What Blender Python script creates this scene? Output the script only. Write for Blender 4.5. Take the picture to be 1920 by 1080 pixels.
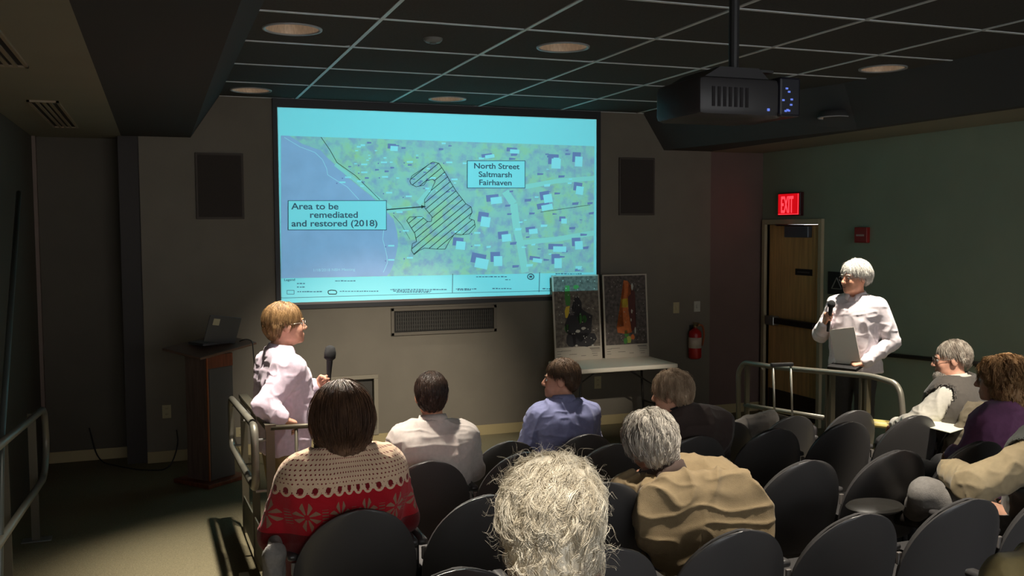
import bpy, bmesh, math, random
import numpy as np
from mathutils import Vector, Matrix, Euler

for _o in list(bpy.data.objects):
    bpy.data.objects.remove(_o, do_unlink=True)
SC = bpy.context.scene
COL = SC.collection
PI = math.pi
random.seed(7)
RNG = np.random.default_rng(11)

# ------------------------------------------------------------------ camera, world, exposure
CAM_F = 1781.56                      # focal length in pixels of the 1920 px wide frame
CAM_YAW, CAM_PITCH, CAM_ROLL = math.radians(20.4566), math.radians(3.66205), math.radians(0.28984)
CAM_H = 2.1


def cam_rows():
    cy, sy, cp, sp = math.cos(CAM_YAW), math.sin(CAM_YAW), math.cos(CAM_PITCH), math.sin(CAM_PITCH)
    fwd = Vector((sy * cp, cy * cp, -sp)); r = Vector((cy, -sy, 0)); d = fwd.cross(r)
    cr, sr = math.cos(CAM_ROLL), math.sin(CAM_ROLL)
    return (cr * r + sr * d), (-sr * r + cr * d), fwd


_r, _d, _f = cam_rows()
cam = bpy.data.cameras.new('camera')
cam.sensor_fit = 'HORIZONTAL'
cam.sensor_width = 36
cam.lens = CAM_F / 1920 * 36
cam.clip_start = 0.05
cam_ob = bpy.data.objects.new('camera', cam)
cam_ob.matrix_world = Matrix(((_r.x, -_d.x, -_f.x, 0), (_r.y, -_d.y, -_f.y, 0), (_r.z, -_d.z, -_f.z, CAM_H), (0, 0, 0, 1)))
COL.objects.link(cam_ob)
SC.camera = cam_ob

world = bpy.data.worlds.new('world')
SC.world = world
world.use_nodes = True
world.node_tree.nodes['Background'].inputs[0].default_value = (0.95, 0.96, 0.97, 1)
world.node_tree.nodes['Background'].inputs[1].default_value = 2.6
SC.view_settings.view_transform = 'Standard'
SC.view_settings.look = 'None'
SC.view_settings.exposure = 0.0
SC.view_settings.gamma = 1.0
SC.view_settings.use_curve_mapping = False
try:
    SC.cycles.max_bounces = 6
    SC.cycles.diffuse_bounces = 4
except Exception:
    pass


def spot(name, loc, power, angle, blend, color=(1.0, 0.91, 0.77), radius=0.05, target=None, parent=None):
    l = bpy.data.lights.new(name, 'SPOT')
    l.energy = power
    l.spot_size = math.radians(angle)
    l.spot_blend = blend
    l.color = color
    l.shadow_soft_size = radius
    o = bpy.data.objects.new(name, l)
    COL.objects.link(o)
    o.location = loc
    if target is not None:
        o.rotation_euler = (Vector(target) - Vector(loc)).to_track_quat('-Z', 'Y').to_euler()
    return o


# room constants
D = 9.033            # front wall
XL, XR = -1.0, 6.41  # side walls
ZC = 3.297           # tray ceiling
ZS = 2.915           # soffits and low side ceilings
YB = -2.6            # where the modelled room ends behind the camera
GX = [0.353 + 0.887 * k for k in range(7)]
GY = [D - 0.897 * k for k in range(14)]
PROJ = (2.69, 4.28, 2.715)   # projector lens
SX0, SX1, SZ0, SZ1 = 1.07, 4.30, 1.408, 3.208   # projected picture

# recessed downlights: (x, y, z, mouth radius, power)
DOWN = [
    (0.797, 5.893, ZC, 0.17, 430), (2.57, 5.893, ZC, 0.17, 480),
    (0.797, 8.585, ZC, 0.17, 0), (2.57, 8.585, ZC, 0.17, 110),
    (5.2315, 5.893, ZC, 0.17, 700),
]
for (_x, _y, _z, _rr, _p) in DOWN:
    if _p:
        spot('downlight_or_added_spot', (_x, _y, _z + 0.02), _p, (64 if _x > 2 and _x < 3 else 54) if _y < 8 else 34, 0.75, radius=0.04)
# the fixture over the left speaker also throws light back on the seats behind him
spot('downlight_or_added_spot', (0.80, 5.88, ZC - 0.005), 1150, 34, 0.7, radius=0.04, target=(0.64, 3.75, 1.0))
# unseen spots added above the frame to light audience, front wall and table
for (_x, _y, _p, _a, _t) in ((0.797, 4.996, 480, 76, None), (2.57, 3.202, 400, 62, None), (0.56, 1.408, 620, 62, None), (4.344, 3.202, 560, 38, (4.66, 4.62, 0.85)),
                             (1.68, 3.202, 1350, 31, (1.98, D, 0.22)), (4.3, 3.202, 520, 12, (4.25, 8.35, 0.74))):
    spot('downlight_or_added_spot', (_x, _y, ZC - 0.03), _p, _a, 1.0 if _a > 75 or _a < 35 else 0.75, radius=0.04, target=_t)

# the projector's beam: a rectangle of cyan light thrown on the screen
pj = spot('projector_beam', PROJ, 730, 60, 0.0, color=(1, 1, 1), radius=0.004)
pj.rotation_euler = (PI / 2, 0, 0)
_l = pj.data
_l.use_nodes = True
_nt = _l.node_tree
_em = _nt.nodes['Emission']
_tc = _nt.nodes.new('ShaderNodeTexCoord')
_sp = _nt.nodes.new('ShaderNodeSeparateXYZ')
_nt.links.new(_tc.outputs['Normal'], _sp.inputs[0])


def _m(op, a, b):
    n = _nt.nodes.new('ShaderNodeMath'); n.operation = op
    for i, v in enumerate((a, b)):
        if hasattr(v, 'links'):
            _nt.links.new(v, n.inputs[i])
        else:
            n.inputs[i].default_value = v
    return n.outputs[0]


_tx = _m('MULTIPLY', _m('DIVIDE', _sp.outputs[0], _sp.outputs[2]), -1.0)
_tz = _m('MULTIPLY', _m('DIVIDE', _sp.outputs[1], _sp.outputs[2]), -1.0)
_dist = D - 0.03 - PROJ[1]
_a = _m('MULTIPLY', _m('GREATER_THAN', _tx, (SX0 - PROJ[0]) / _dist), _m('LESS_THAN', _tx, (SX1 - PROJ[0]) / _dist))
_b = _m('MULTIPLY', _m('GREATER_THAN', _tz, (SZ0 - PROJ[2]) / _dist), _m('LESS_THAN', _tz, (SZ1 - PROJ[2]) / _dist))
_nt.links.new(_m('MULTIPLY', _a, _b), _em.inputs['Strength'])
_em.inputs['Color'].default_value = (0.25, 0.86, 1.06, 1)

# ------------------------------------------------------------------ helpers: colour, materials


def lin(c):
    return tuple((v / 255 / 12.92) if v / 255 <= 0.04045 else ((v / 255 + 0.055) / 1.055) ** 2.4 for v in c)


MATS = {}


def mat(name, col, rough=0.6, metal=0.0, var=0.0, vscale=8.0, bump=0.0, bscale=60.0, spec=0.4, emit=None, estr=0.0,
        stretch=(1, 1, 1), sheen=0.0, var2=None, coat=0.0):
    """procedural Principled material, colour given in sRGB 0..255 (albedo)"""
    if name in MATS:
        return MATS[name]
    m = bpy.data.materials.new(name)
    m.use_nodes = True
    nt = m.node_tree
    b = nt.nodes['Principled BSDF']
    c = lin(col)
    b.inputs['Base Color'].default_value = (*c, 1)
    b.inputs['Roughness'].default_value = rough
    b.inputs['Metallic'].default_value = metal
    b.inputs['Specular IOR Level'].default_value = spec
    if sheen:
        b.inputs['Sheen Weight'].default_value = sheen
    if coat:
        b.inputs['Coat Weight'].default_value = coat
    if emit is not None:
        b.inputs['Emission Color'].default_value = (*lin(emit), 1)
        b.inputs['Emission Strength'].default_value = estr
    if var or bump:
        tc = nt.nodes.new('ShaderNodeTexCoord')
        mp = nt.nodes.new('ShaderNodeMapping')
        mp.inputs['Scale'].default_value = stretch
        nt.links.new(tc.outputs['Object'], mp.inputs[0])
    if var:
        n = nt.nodes.new('ShaderNodeTexNoise')
        n.inputs['Scale'].default_value = vscale
        n.inputs['Detail'].default_value = 5
        nt.links.new(mp.outputs[0], n.inputs['Vector'])
        r = nt.nodes.new('ShaderNodeValToRGB')
        lo = tuple(max(0, v * (1 - var)) for v in c)
        hi = lin(var2) if var2 else tuple(min(1, v * (1 + var)) for v in c)
        r.color_ramp.elements[0].position = 0.3
        r.color_ramp.elements[1].position = 0.7
        r.color_ramp.elements[0].color = (*lo, 1)
        r.color_ramp.elements[1].color = (*hi, 1)
        nt.links.new(n.outputs['Fac'], r.inputs[0])
        nt.links.new(r.outputs[0], b.inputs['Base Color'])
    if bump:
        n2 = nt.nodes.new('ShaderNodeTexNoise')
        n2.inputs['Scale'].default_value = bscale
        n2.inputs['Detail'].default_value = 3
        nt.links.new(mp.outputs[0], n2.inputs['Vector'])
        bp = nt.nodes.new('ShaderNodeBump')
        bp.inputs['Strength'].default_value = bump
        bp.inputs['Distance'].default_value = 0.01
        nt.links.new(n2.outputs['Fac'], bp.inputs['Height'])
        nt.links.new(bp.outputs[0], b.inputs['Normal'])
    MATS[name] = m
    return m


# ------------------------------------------------------------------ helpers: meshes and objects
def link(name, me, m=None, parent=None):
    o = bpy.data.objects.new(name, me)
    COL.objects.link(o)
    if m is not None:
        me.materials.clear() if hasattr(me.materials, 'clear') else None
        me.materials.append(m)
    if parent is not None:
        o.parent = parent
    return o


def obj(name, bm, m, parent=None, smooth=False, loc=None, angle=None):
    me = bpy.data.meshes.new(name)
    bm.normal_update()
    bm.to_mesh(me)
    bm.free()
    if smooth:
        me.polygons.foreach_set('use_smooth', [True] * len(me.polygons))
        if angle:
            try:
                me.set_sharp_from_angle(angle=math.radians(angle))
            except Exception:
                pass
    o = link(name, me, m, parent)
    if loc is not None:
        o.location = loc
    return o


def npmesh(name, verts, quads, m, parent=None, smooth=True):
    verts = np.asarray(verts, np.float32); quads = np.asarray(quads, np.int32)
    k = quads.shape[1]
    me = bpy.data.meshes.new(name)
    me.vertices.add(len(verts))
    me.vertices.foreach_set('co', verts.ravel())
    me.loops.add(quads.size)
    me.loops.foreach_set('vertex_index', quads.ravel())
    me.polygons.add(len(quads))
    me.polygons.foreach_set('loop_start', np.arange(0, quads.size, k, dtype=np.int32))
    me.polygons.foreach_set('use_smooth', np.full(len(quads), smooth))
    me.update(calc_edges=True)
    return link(name, me, m, parent)


def thing(name, label, cat, loc=(0, 0, 0), rotz=0.0, group=None):
    o = bpy.data.objects.new(name, None)
    o.empty_display_size = 0.1
    COL.objects.link(o)
    o.location = loc
    o.rotation_euler = (0, 0, rotz)
    return tag(o, label, cat, group)


def tag(o, label, cat, group=None):
    o['label'] = label
    o['category'] = cat
    if group:
        o['group'] = group
    return o


def struct(o):
    o['kind'] = 'structure'
    return o


def box(bm, x0, x1, y0, y1, z0, z1, bevel=0.0, M=None):
    r = bmesh.ops.create_cube(bm, size=1.0)
    vs = r['verts']
    for v in vs:
        v.co = Vector((x0 + (v.co.x + .5) * (x1 - x0), y0 + (v.co.y + .5) * (y1 - y0), z0 + (v.co.z + .5) * (z1 - z0)))
    if bevel:
        es = list({e for v in vs for e in v.link_edges})
        rr = bmesh.ops.bevel(bm, geom=es, offset=bevel, segments=2, affect='EDGES', profile=0.5)
        vs = list({v for f in rr['faces'] for v in f.verts} | {v for v in vs if v.is_valid})
        # bevel returns only new geometry; collect connected part
        seen = set(vs); st = list(vs)
        while st:
            a = st.pop()
            for e in a.link_edges:
                q = e.other_vert(a)
                if q not in seen:
                    seen.add(q); st.append(q)
        vs = list(seen)
    if M is not None:
        for v in vs:
            v.co = M @ v.co
    return vs


def B(*args, **kw):
    bm = bmesh.new()
    box(bm, *args, **kw)
    return bm


def prism(bm, pts, axis, a0, a1):
    """extrude a 2-D outline; axis 'y': pts are (x,z); 'x': pts are (y,z); 'z': pts are (x,y)"""
    def P(p, a):
        return {'y': (p[0], a, p[1]), 'x': (a, p[0], p[1]), 'z': (p[0], p[1], a)}[axis]
    v0 = [bm.verts.new(P(p, a0)) for p in pts]
    v1 = [bm.verts.new(P(p, a1)) for p in pts]
    n = len(pts)
    bm.faces.new(v0)
    bm.faces.new(list(reversed(v1)))
    for i in range(n):
        bm.faces.new((v0[i], v1[i], v1[(i + 1) % n], v0[(i + 1) % n]))
    bmesh.ops.recalc_face_normals(bm, faces=bm.faces)


def frame_of(d):
    d = d.normalized()
    u = d.cross(Vector((0, 0, 1)))
    if u.length < 1e-4:
        u = Vector((1, 0, 0))
    u.normalize()
    return u, d.cross(u).normalized()


def tube(bm, pts, r, n=10, cap=True):
    """round tube along a polyline; r may be a list"""
    pts = [Vector(p) for p in pts]
    k = len(pts)
    rs = r if isinstance(r, (list, tuple)) else [r] * k
    rings = []
    u = None
    for i, p in enumerate(pts):
        d = (pts[min(i + 1, k - 1)] - pts[max(i - 1, 0)]).normalized()
        if u is None:
            u, w = frame_of(d)
        else:
            u = (u - d * u.dot(d)).normalized()
            w = d.cross(u).normalized()
        rings.append([bm.verts.new(p + (u * math.cos(2 * PI * j / n) + w * math.sin(2 * PI * j / n)) * rs[i]) for j in range(n)])
    for a, b in zip(rings, rings[1:]):
        for j in range(n):
            bm.faces.new((a[j], a[(j + 1) % n], b[(j + 1) % n], b[j]))
    if cap:
        bm.faces.new(list(reversed(rings[0])))
        bm.faces.new(rings[-1])


def smooth_path(pts, rad, seg=6):
    """round the corners of a polyline"""
    pts = [Vector(p) for p in pts]
    out = [pts[0]]
    for i in range(1, len(pts) - 1):
        a, b, c = pts[i - 1], pts[i], pts[i + 1]
        r = min(rad, (a - b).length * .45, (c - b).length * .45)
        p0 = b + (a - b).normalized() * r
        p1 = b + (c - b).normalized() * r
        for k in range(seg + 1):
            t = k / seg
            out.append(p0 * (1 - t) ** 2 + b * 2 * t * (1 - t) + p1 * t * t)
    out.append(pts[-1])
    return out


def lathe(bm, prof, n=24, M=None):
    """prof: list of (radius, z)"""
    rings = []
    for (r, z) in prof:
        if r < 1e-6:
            rings.append([bm.verts.new((0, 0, z))])
        else:
            rings.append([bm.verts.new((r * math.cos(2 * PI * j / n), r * math.sin(2 * PI * j / n), z)) for j in range(n)])
    for a, b in zip(rings, rings[1:]):
        for j in range(n):
            va = [a[j % len(a)], a[(j + 1) % len(a)]]
            vb = [b[(j + 1) % len(b)], b[j % len(b)]]
            f = []
            for v in va + vb:
                if v not in f:
                    f.append(v)
            if len(f) > 2:
                bm.faces.new(f)
    if M is not None:
        for ring in rings:
            for v in ring:
                v.co = M @ v.co


def rotz(a):
    return Matrix.Rotation(a, 4, 'Z')


def text_mesh(name, s, size, m, parent, M, align='LEFT', sx=1.0, depth=0.0, bold=0.0):
    c = bpy.data.curves.new(name, 'FONT')
    c.body = s
    c.size = size
    c.align_x = align
    c.extrude = depth
    c.offset = bold
    c.space_line = 1.0
    t = bpy.data.objects.new('tmp_text', c)
    COL.objects.link(t)
    dg = bpy.context.evaluated_depsgraph_get()
    me = bpy.data.meshes.new_from_object(t.evaluated_get(dg))
    bpy.data.objects.remove(t, do_unlink=True)
    bpy.data.curves.remove(c)
    me.name = name
    me.transform(M @ Matrix.Diagonal((sx, 1, 1, 1)))
    return link(name, me, m, parent)


def copy_tree(o, parent=None):
    c = o.copy()
    COL.objects.link(c)
    if parent is not None:
        c.parent = parent
    for ch in list(o.children):
        copy_tree(ch, c)
    return c

# ------------------------------------------------------------------ the room
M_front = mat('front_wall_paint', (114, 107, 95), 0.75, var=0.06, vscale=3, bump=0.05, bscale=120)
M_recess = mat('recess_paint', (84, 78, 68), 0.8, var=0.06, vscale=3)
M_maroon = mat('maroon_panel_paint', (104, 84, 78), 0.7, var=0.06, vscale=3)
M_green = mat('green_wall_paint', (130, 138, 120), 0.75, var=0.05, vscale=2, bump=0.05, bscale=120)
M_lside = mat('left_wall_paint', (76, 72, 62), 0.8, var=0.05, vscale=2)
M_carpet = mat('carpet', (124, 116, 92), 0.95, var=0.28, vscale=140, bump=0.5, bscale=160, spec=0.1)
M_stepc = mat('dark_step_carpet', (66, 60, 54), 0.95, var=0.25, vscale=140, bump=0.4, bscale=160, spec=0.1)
M_tile = mat('black_ceiling_tile', (76, 74, 71), 0.95, var=0.1, vscale=90, spec=0.05)
M_grid = mat('ceiling_grid_metal', (196, 200, 200), 0.45, spec=0.5)
M_soffit = mat('black_soffit_paint', (72, 71, 70), 0.95, spec=0.05)
M_olive = mat('low_ceiling_paint', (122, 116, 98), 0.85, var=0.04, vscale=2)
M_base = mat('vinyl_baseboard', (168, 152, 112), 0.6)
M_black = mat('black_metal', (44, 43, 43), 0.45)
M_frameblk = mat('screen_frame_black', (40, 40, 42), 0.5)

# floor, ramps and seating tiers
ROWS = {1: (5.333, 0.0), 2: (4.559, 0.122), 3: (3.542, 0.222), 4: (2.762, 0.236), 5: (1.95, 0.33)}
bm = bmesh.new()
box(bm, XL - .3, XR + .2, 4.98, D + .5, -0.15, 0.0)
struct(obj('floor', bm, M_carpet))
bm = bmesh.new()
ys = [(YB, (7.1 - YB) / 12), (7.1, 0.0)]
prism(bm, [(YB, -0.1), (YB, ys[0][1]), (7.1, 0.002), (7.1, -0.1)], 'x', XL - .1, 0.5)
struct(obj('floor_ramp', bm, M_carpet))
bm = bmesh.new()
prism(bm, [(5.43, -0.1), (5.43, 0.139), (7.1, 0.002), (7.1, -0.1)], 'x', 4.87, XR + .05)
struct(obj('floor_ramp_right', bm, M_carpet))
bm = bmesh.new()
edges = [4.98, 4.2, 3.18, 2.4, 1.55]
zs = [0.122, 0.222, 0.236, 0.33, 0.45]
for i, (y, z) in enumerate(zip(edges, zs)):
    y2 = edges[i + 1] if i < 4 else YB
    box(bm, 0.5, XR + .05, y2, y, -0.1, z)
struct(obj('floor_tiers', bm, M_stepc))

# front wall with the recess beside the podium, the low niche and the maroon end bay
bm = bmesh.new()
NX0, NX1, NZ0, NZ1 = 1.515, 1.93, 0.155, 0.645
T = 0.35
box(bm, -0.13, NX0, D, D + T, 0, 3.5)
box(bm, NX1, 5.70, D, D + T, 0, 3.5)
box(bm, NX0, NX1, D, D + T, 0, NZ0)
box(bm, NX0, NX1, D, D + T, NZ1, 3.5)
box(bm, NX0, NX1, D + T - .05, D + T, NZ0, NZ1)
struct(obj('wall_front', bm, M_front))
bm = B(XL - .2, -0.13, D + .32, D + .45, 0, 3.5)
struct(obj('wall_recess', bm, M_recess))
bm = B(-0.30, -0.13, D + .02, D + .32, 0, ZS)
struct(obj('trim_1', bm, mat('dark_jamb', (58, 54, 52), 0.7)))
bm = B(5.70, XR + .2, D + .05, D + .2, 0, 3.5)
struct(obj('wall_front_bay', bm, M_maroon))
# side walls
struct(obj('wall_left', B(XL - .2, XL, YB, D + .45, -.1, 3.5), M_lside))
DY0, DY1, DZ = 8.075, 8.99, 2.115        # door leaf
bm = bmesh.new()
box(bm, XR, XR + .2, YB, DY0 - .0, -.1, 3.5)
box(bm, XR, XR + .2, DY1, D + .2, -.1, 3.5)
box(bm, XR, XR + .2, DY0, DY1, DZ, 3.5)
struct(obj('wall_right', bm, M_green))

# tray ceiling: tiles with round holes for the downlights
bm = bmesh.new()


def tile_with_hole(bm, x0, x1, y0, y1, z, cx, cy, r, n=40):
    ring, sq = [], []
    for i in range(n):
        a = 2 * PI * (i + .5) / n
        c, s = math.cos(a), math.sin(a)
        ring.append(bm.verts.new((cx + r * c, cy + r * s, z)))
        ts = []
        if c > 1e-9: ts.append((x1 - cx) / c)
        if c < -1e-9: ts.append((x0 - cx) / c)
        if s > 1e-9: ts.append((y1 - cy) / s)
        if s < -1e-9: ts.append((y0 - cy) / s)
        t = min(ts)
        sq.append(bm.verts.new((cx + t * c, cy + t * s, z)))
    for i in range(n):
        j = (i + 1) % n
        bm.faces.new((ring[i], ring[j], sq[j], sq[i]))


holes = {}
for i in range(len(GX) - 1):
    for j in range(len(GY) - 1):
        x0, x1, y1, y0 = GX[i], GX[i + 1], GY[j], GY[j + 1]
        h = [d for d in DOWN if x0 < d[0] < x1 and y0 < d[1] < y1]
        if h:
            tile_with_hole(bm, x0, x1, y0, y1, ZC, h[0][0], h[0][1], h[0][3])
        else:
            v = [bm.verts.new(p) for p in ((x0, y0, ZC), (x0, y1, ZC), (x1, y1, ZC), (x1, y0, ZC))]
            bm.faces.new(v)
struct(obj('ceiling', bm, M_tile))
bm = bmesh.new()
for x in GX:
    box(bm, x - .012, x + .012, GY[-1], D, ZC - .006, ZC + .02)
for y in GY:
    box(bm, GX[0], GX[-1], y - .012, y + .012, ZC - .0055, ZC + .0205)
struct(obj('ceiling_grid', bm, M_grid))
struct(obj('ceiling_slab', B(XL - .2, XR + .2, YB, D + .45, 3.52, 3.6), M_soffit))

# soffits: sloped inner face, flat underside
bm = bmesh.new()
prism(bm, [(-0.27, ZS), (0.306, ZS), (0.57, ZC + .01), (0.57, 3.5), (-0.27, 3.5)], 'y', YB, D)
struct(obj('ceiling_soffit_left', bm, M_soffit))
bm = bmesh.new()
stations = [(D, 4.855, 5.114), (6.6, 5.45, 5.60), (YB, 5.45, 5.60)]
rings = []
for (y, xt, xb) in stations:
    rings.append([bm.verts.new(p) for p in ((xt, y, ZC + .01), (xb, y, ZS), (5.70, y, ZS), (5.70, y, 3.5), (xt, y, 3.5))])
for a, b in zip(rings, rings[1:]):
    for k in range(5):
        bm.faces.new((a[k], a[(k + 1) % 5], b[(k + 1) % 5], b[k]))
bm.faces.new(rings[0]); bm.faces.new(list(reversed(rings[-1])))
bmesh.ops.recalc_face_normals(bm, faces=bm.faces)
struct(obj('ceiling_soffit_right', bm, M_soffit))
struct(obj('ceiling_low_left', B(XL, -0.27, YB, D + .45, ZS, ZS + .05), M_olive))
struct(obj('ceiling_low_right', B(5.70, XR, YB, D + .2, ZS, ZS + .05), M_olive))

# baseboards
bm = bmesh.new()
box(bm, -0.13, 1.47, D - .012, D, 0, .10)
box(bm, 1.47, 5.70, D - .012, D, 0, .10)
struct(obj('baseboard_front', bm, M_base))
struct(obj('baseboard_bay', B(5.70, XR, D + .038, D + .05, 0, .10), M_base))
struct(obj('baseboard_recess', B(XL, -0.30, D + .308, D + .32, 0, .10), M_base))
struct(obj('trim_2', B(XL, XL + .03, D + .24, D + .32, 0, ZS), mat('left_corner_bead', (112, 96, 86), 0.6)))

# ------------------------------------------------------------------ door with its frame and hardware
M_wood = mat('maple_door', (206, 162, 104), 0.5, var=0.22, vscale=3, stretch=(1, 8, .6))
M_frame = mat('door_frame_paint', (168, 156, 128), 0.55)
M_alu = mat('brushed_aluminium', (150, 150, 146), 0.35, metal=0.7)
M_dark = mat('dark_bronze', (46, 38, 34), 0.45, metal=0.4)
door = bpy.data.objects.new('door_1', None)
COL.objects.link(door); door['kind'] = 'structure'
door.location = (XR, DY0, 0)
obj('door_leaf', B(0.03, 0.075, 0.004, DY1 - DY0 - .004, 0.01, DZ - .004), M_wood, door)
bm = bmesh.new()
w = DY1 - DY0
for (a, b, c, d_) in ((-.055, 0.0, 0, DZ + .055), (w, w + .055, 0, DZ + .055), (0, w, DZ, DZ + .055)):
    box(bm, -.035, .16, a, b, c, d_, bevel=.004)
obj('door_frame', bm, M_frame, door)
bm = bmesh.new()
box(bm, -.03, .03, .17, .57, DZ - .14, DZ - .02, bevel=.008)
cl = obj('door_closer', bm, mat('closer_grey', (92, 96, 104), 0.4, metal=0.4), door)
bm = bmesh.new()
tube(bm, [(-.02, .25, DZ - .012), (-.16, .52, DZ - .008), (-.02, .74, DZ - .004)], .009, 8)
obj('closer_arm', bm, M_dark, cl)
pb = obj('push_bar', B(-.045, .03, .05, w - .10, 1.02, 1.085, bevel=.01), M_dark, door)
obj('push_bar_end', B(-.055, .031, w - .20, w - .05, 1.0, 1.10, bevel=.008), M_alu, pb)
pl = obj('door_plate', B(.022, .031, .16, .44, 1.572, 1.64, bevel=.003), mat('plate_black', (28, 28, 30), 0.4), door)
bm = B(.0195, .0225, .20, .40, 1.598, 1.612)
obj('plate_text_line', bm, mat('plate_grey', (88, 88, 86), 0.5), pl)
bm = B(.02, .032, .03, w - .03, .02, .28)
obj('kick_plate', bm, mat('kick_plate_dark', (60, 46, 36), 0.4, metal=.3), door)

# ------------------------------------------------------------------ exit sign
M_red = mat('exit_face', (150, 8, 16), 0.4, emit=(255, 12, 26), estr=0.6)
M_redl = mat('exit_letter_glow', (255, 120, 120), 0.4, emit=(255, 70, 84), estr=1.1)
ex = thing('exit_sign', 'glowing red EXIT sign on the green wall above the wooden door', 'sign', (XR, 8.545, 2.33))
obj('housing', B(-.05, 0, -.19, .19, -.125, .125, bevel=.006), mat('exit_housing', (60, 20, 22), 0.4), ex)
fc = obj('lit_face', B(-.056, -.0502, -.175, .175, -.112, .112), M_red, ex)
MT = Matrix(((0, 0, -1, -.057), (-1, 0, 0, 0.128), (0, 1, 0, -.088), (0, 0, 0, 1)))
text_mesh('letters', 'EXIT', .25, M_redl, fc, MT, sx=.42, depth=.002, bold=.004)
bm = bmesh.new()
for (a, b, c, d_) in ((-.172, .172, -.109, -.103), (-.172, -.165, -.109, .109)):
    box(bm, -.059, -.0561, a, b, c, d_)
obj('bright_edge', bm, M_redl, fc)
spot('exit_glow', (XR - .07, 8.545, 2.33), .9, 170, 1.0, color=(1, .06, .05), radius=.1, target=(XR - 1.2, 8.9, 2.2))
spot('exit_downglow', (XR - .05, 8.545, 2.25), .2, 120, 1.0, color=(1, .06, .05), radius=.05, target=(XR - .01, 8.545, 2.0))

# ------------------------------------------------------------------ wall fittings
M_ivory = mat('ivory_plastic', (176, 164, 128), 0.5)
M_whitep = mat('white_plastic', (178, 176, 164), 0.5)


def outlet(name, x, z, w_, h, m, label, cat, holes=2, toggle=False):
    t = thing(name, label, cat, (x, D, z))
    obj('cover_plate', B(-w_ / 2, w_ / 2, -.008, 0, -h / 2, h / 2, bevel=.002), m, t)
    if toggle:
        obj('toggle', B(-.012, .012, -.018, -.008, -.02, .02, bevel=.003), m, t)
    else:
        for k in (-1, 1):
            s = obj('socket', B(-.017, .017, -.011, -.008, k * .026 - .014, k * .026 + .014, bevel=.002), m, t)
            bm = bmesh.new()
            for q in (-.006, .006):
                box(bm, q - .0015, q + .0015, -.0118, -.0108, k * .026 - .004, k * .026 + .007)
            obj('slot', bm, M_black, s)
    return t


outlet('power_outlet', 0.041, .458, .075, .12, M_ivory, 'ivory power outlet low on the wall left of the podium', 'outlet')
outlet('power_outlet', 4.331, .455, .08, .13, M_ivory, 'ivory power outlet low on the wall under the white folding table', 'outlet')
outlet('light_switch', 5.273, 1.216, .075, .12, M_ivory, 'ivory wall switch left of the white one, above the fire extinguisher', 'switch', toggle=True)
outlet('light_switch', 5.534, 1.222, .078, .115, M_whitep, 'white wall switch plate up right of the fire extinguisher', 'switch', toggle=True)
outlet('power_outlet', 0.68, .22, .09, .09, M_ivory, 'small ivory outlet low on the wall right of the podium base', 'outlet')


def wall_speaker(x0, x1, z0, z1, label):
    t = thing('wall_speaker', label, 'speaker', ((x0 + x1) / 2, D, (z0 + z1) / 2), group='flush wall speakers')
    w2, h2 = (x1 - x0) / 2, (z1 - z0) / 2
    obj('bezel', B(-w2, w2, -.02, 0, -h2, h2, bevel=.004), mat('speaker_bezel', (72, 64, 58), 0.7), t)
    obj('grille', B(-w2 + .02, w2 - .02, -.024, -.019, -h2 + .02, h2 - .02), mat('speaker_cloth', (58, 52, 48), 0.95, var=.2, vscale=300), t)


wall_speaker(.339, .757, 2.186, 2.782, 'dark flush wall speaker to the left of the projection screen')
wall_speaker(4.572, 4.996, 2.220, 2.826, 'dark flush wall speaker to the right of the projection screen')

# return-air grille under the screen
t = thing('air_grille', 'rectangular return air grille on the wall under the screen', 'vent', (2.653, D, 1.185))
W2, H2 = .543, .135
bm = bmesh.new()
for (a, b, c, d_) in ((-W2, W2, H2 - .03, H2), (-W2, W2, -H2, -H2 + .03), (-W2, -W2 + .03, -H2, H2), (W2 - .03, W2, -H2, H2)):
    box(bm, a, b, -.022, 0, c, d_, bevel=.003)
obj('frame', bm, mat('grille_frame_paint', (98, 91, 80), 0.6), t)
obj('dark_backing', B(-W2 + .03, W2 - .03, -.004, 0, -H2 + .03, H2 - .03), mat('grille_dark', (32, 30, 27), 0.8), t)
bm = bmesh.new()
for k in range(44):
    x = -W2 + .05 + k * (2 * W2 - .1) / 43
    box(bm, x - .005, x + .005, -.014, -.0045, -H2 + .045, H2 - .045)
for k in range(5):
    z = -H2 + .06 + k * (2 * H2 - .12) / 4
    box(bm, -W2 + .05, W2 - .05, -.011, -.0046, z - .004, z + .004)
obj('grid_bars', bm, mat('grille_bars', (54, 51, 45), 0.6), t)

# niche frame and its dark panel
t = thing('wall_niche_frame', 'square framed low niche with a dark panel, on the wall right of the left speaker', 'niche', ((NX0 + NX1) / 2, D, 0))
w2 = (NX1 - NX0) / 2
bm = bmesh.new()
for (a, b, c, d_) in ((-w2 - .042, w2 + .042, NZ1, NZ1 + .04), (-w2 - .042, w2 + .042, NZ0 - .06, NZ0), (-w2 - .042, -w2, NZ0, NZ1), (w2, w2 + .042, NZ0, NZ1)):
    box(bm, a, b, -.03, .02, c, d_, bevel=.004)
obj('frame', bm, mat('niche_frame_paint', (134, 126, 110), 0.55), t)
obj('dark_panel', B(-w2 + .002, w2 - .002, .05, .06, NZ0 + .002, NZ1 - .002), mat('niche_panel', (58, 54, 48), 0.5), t)

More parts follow.
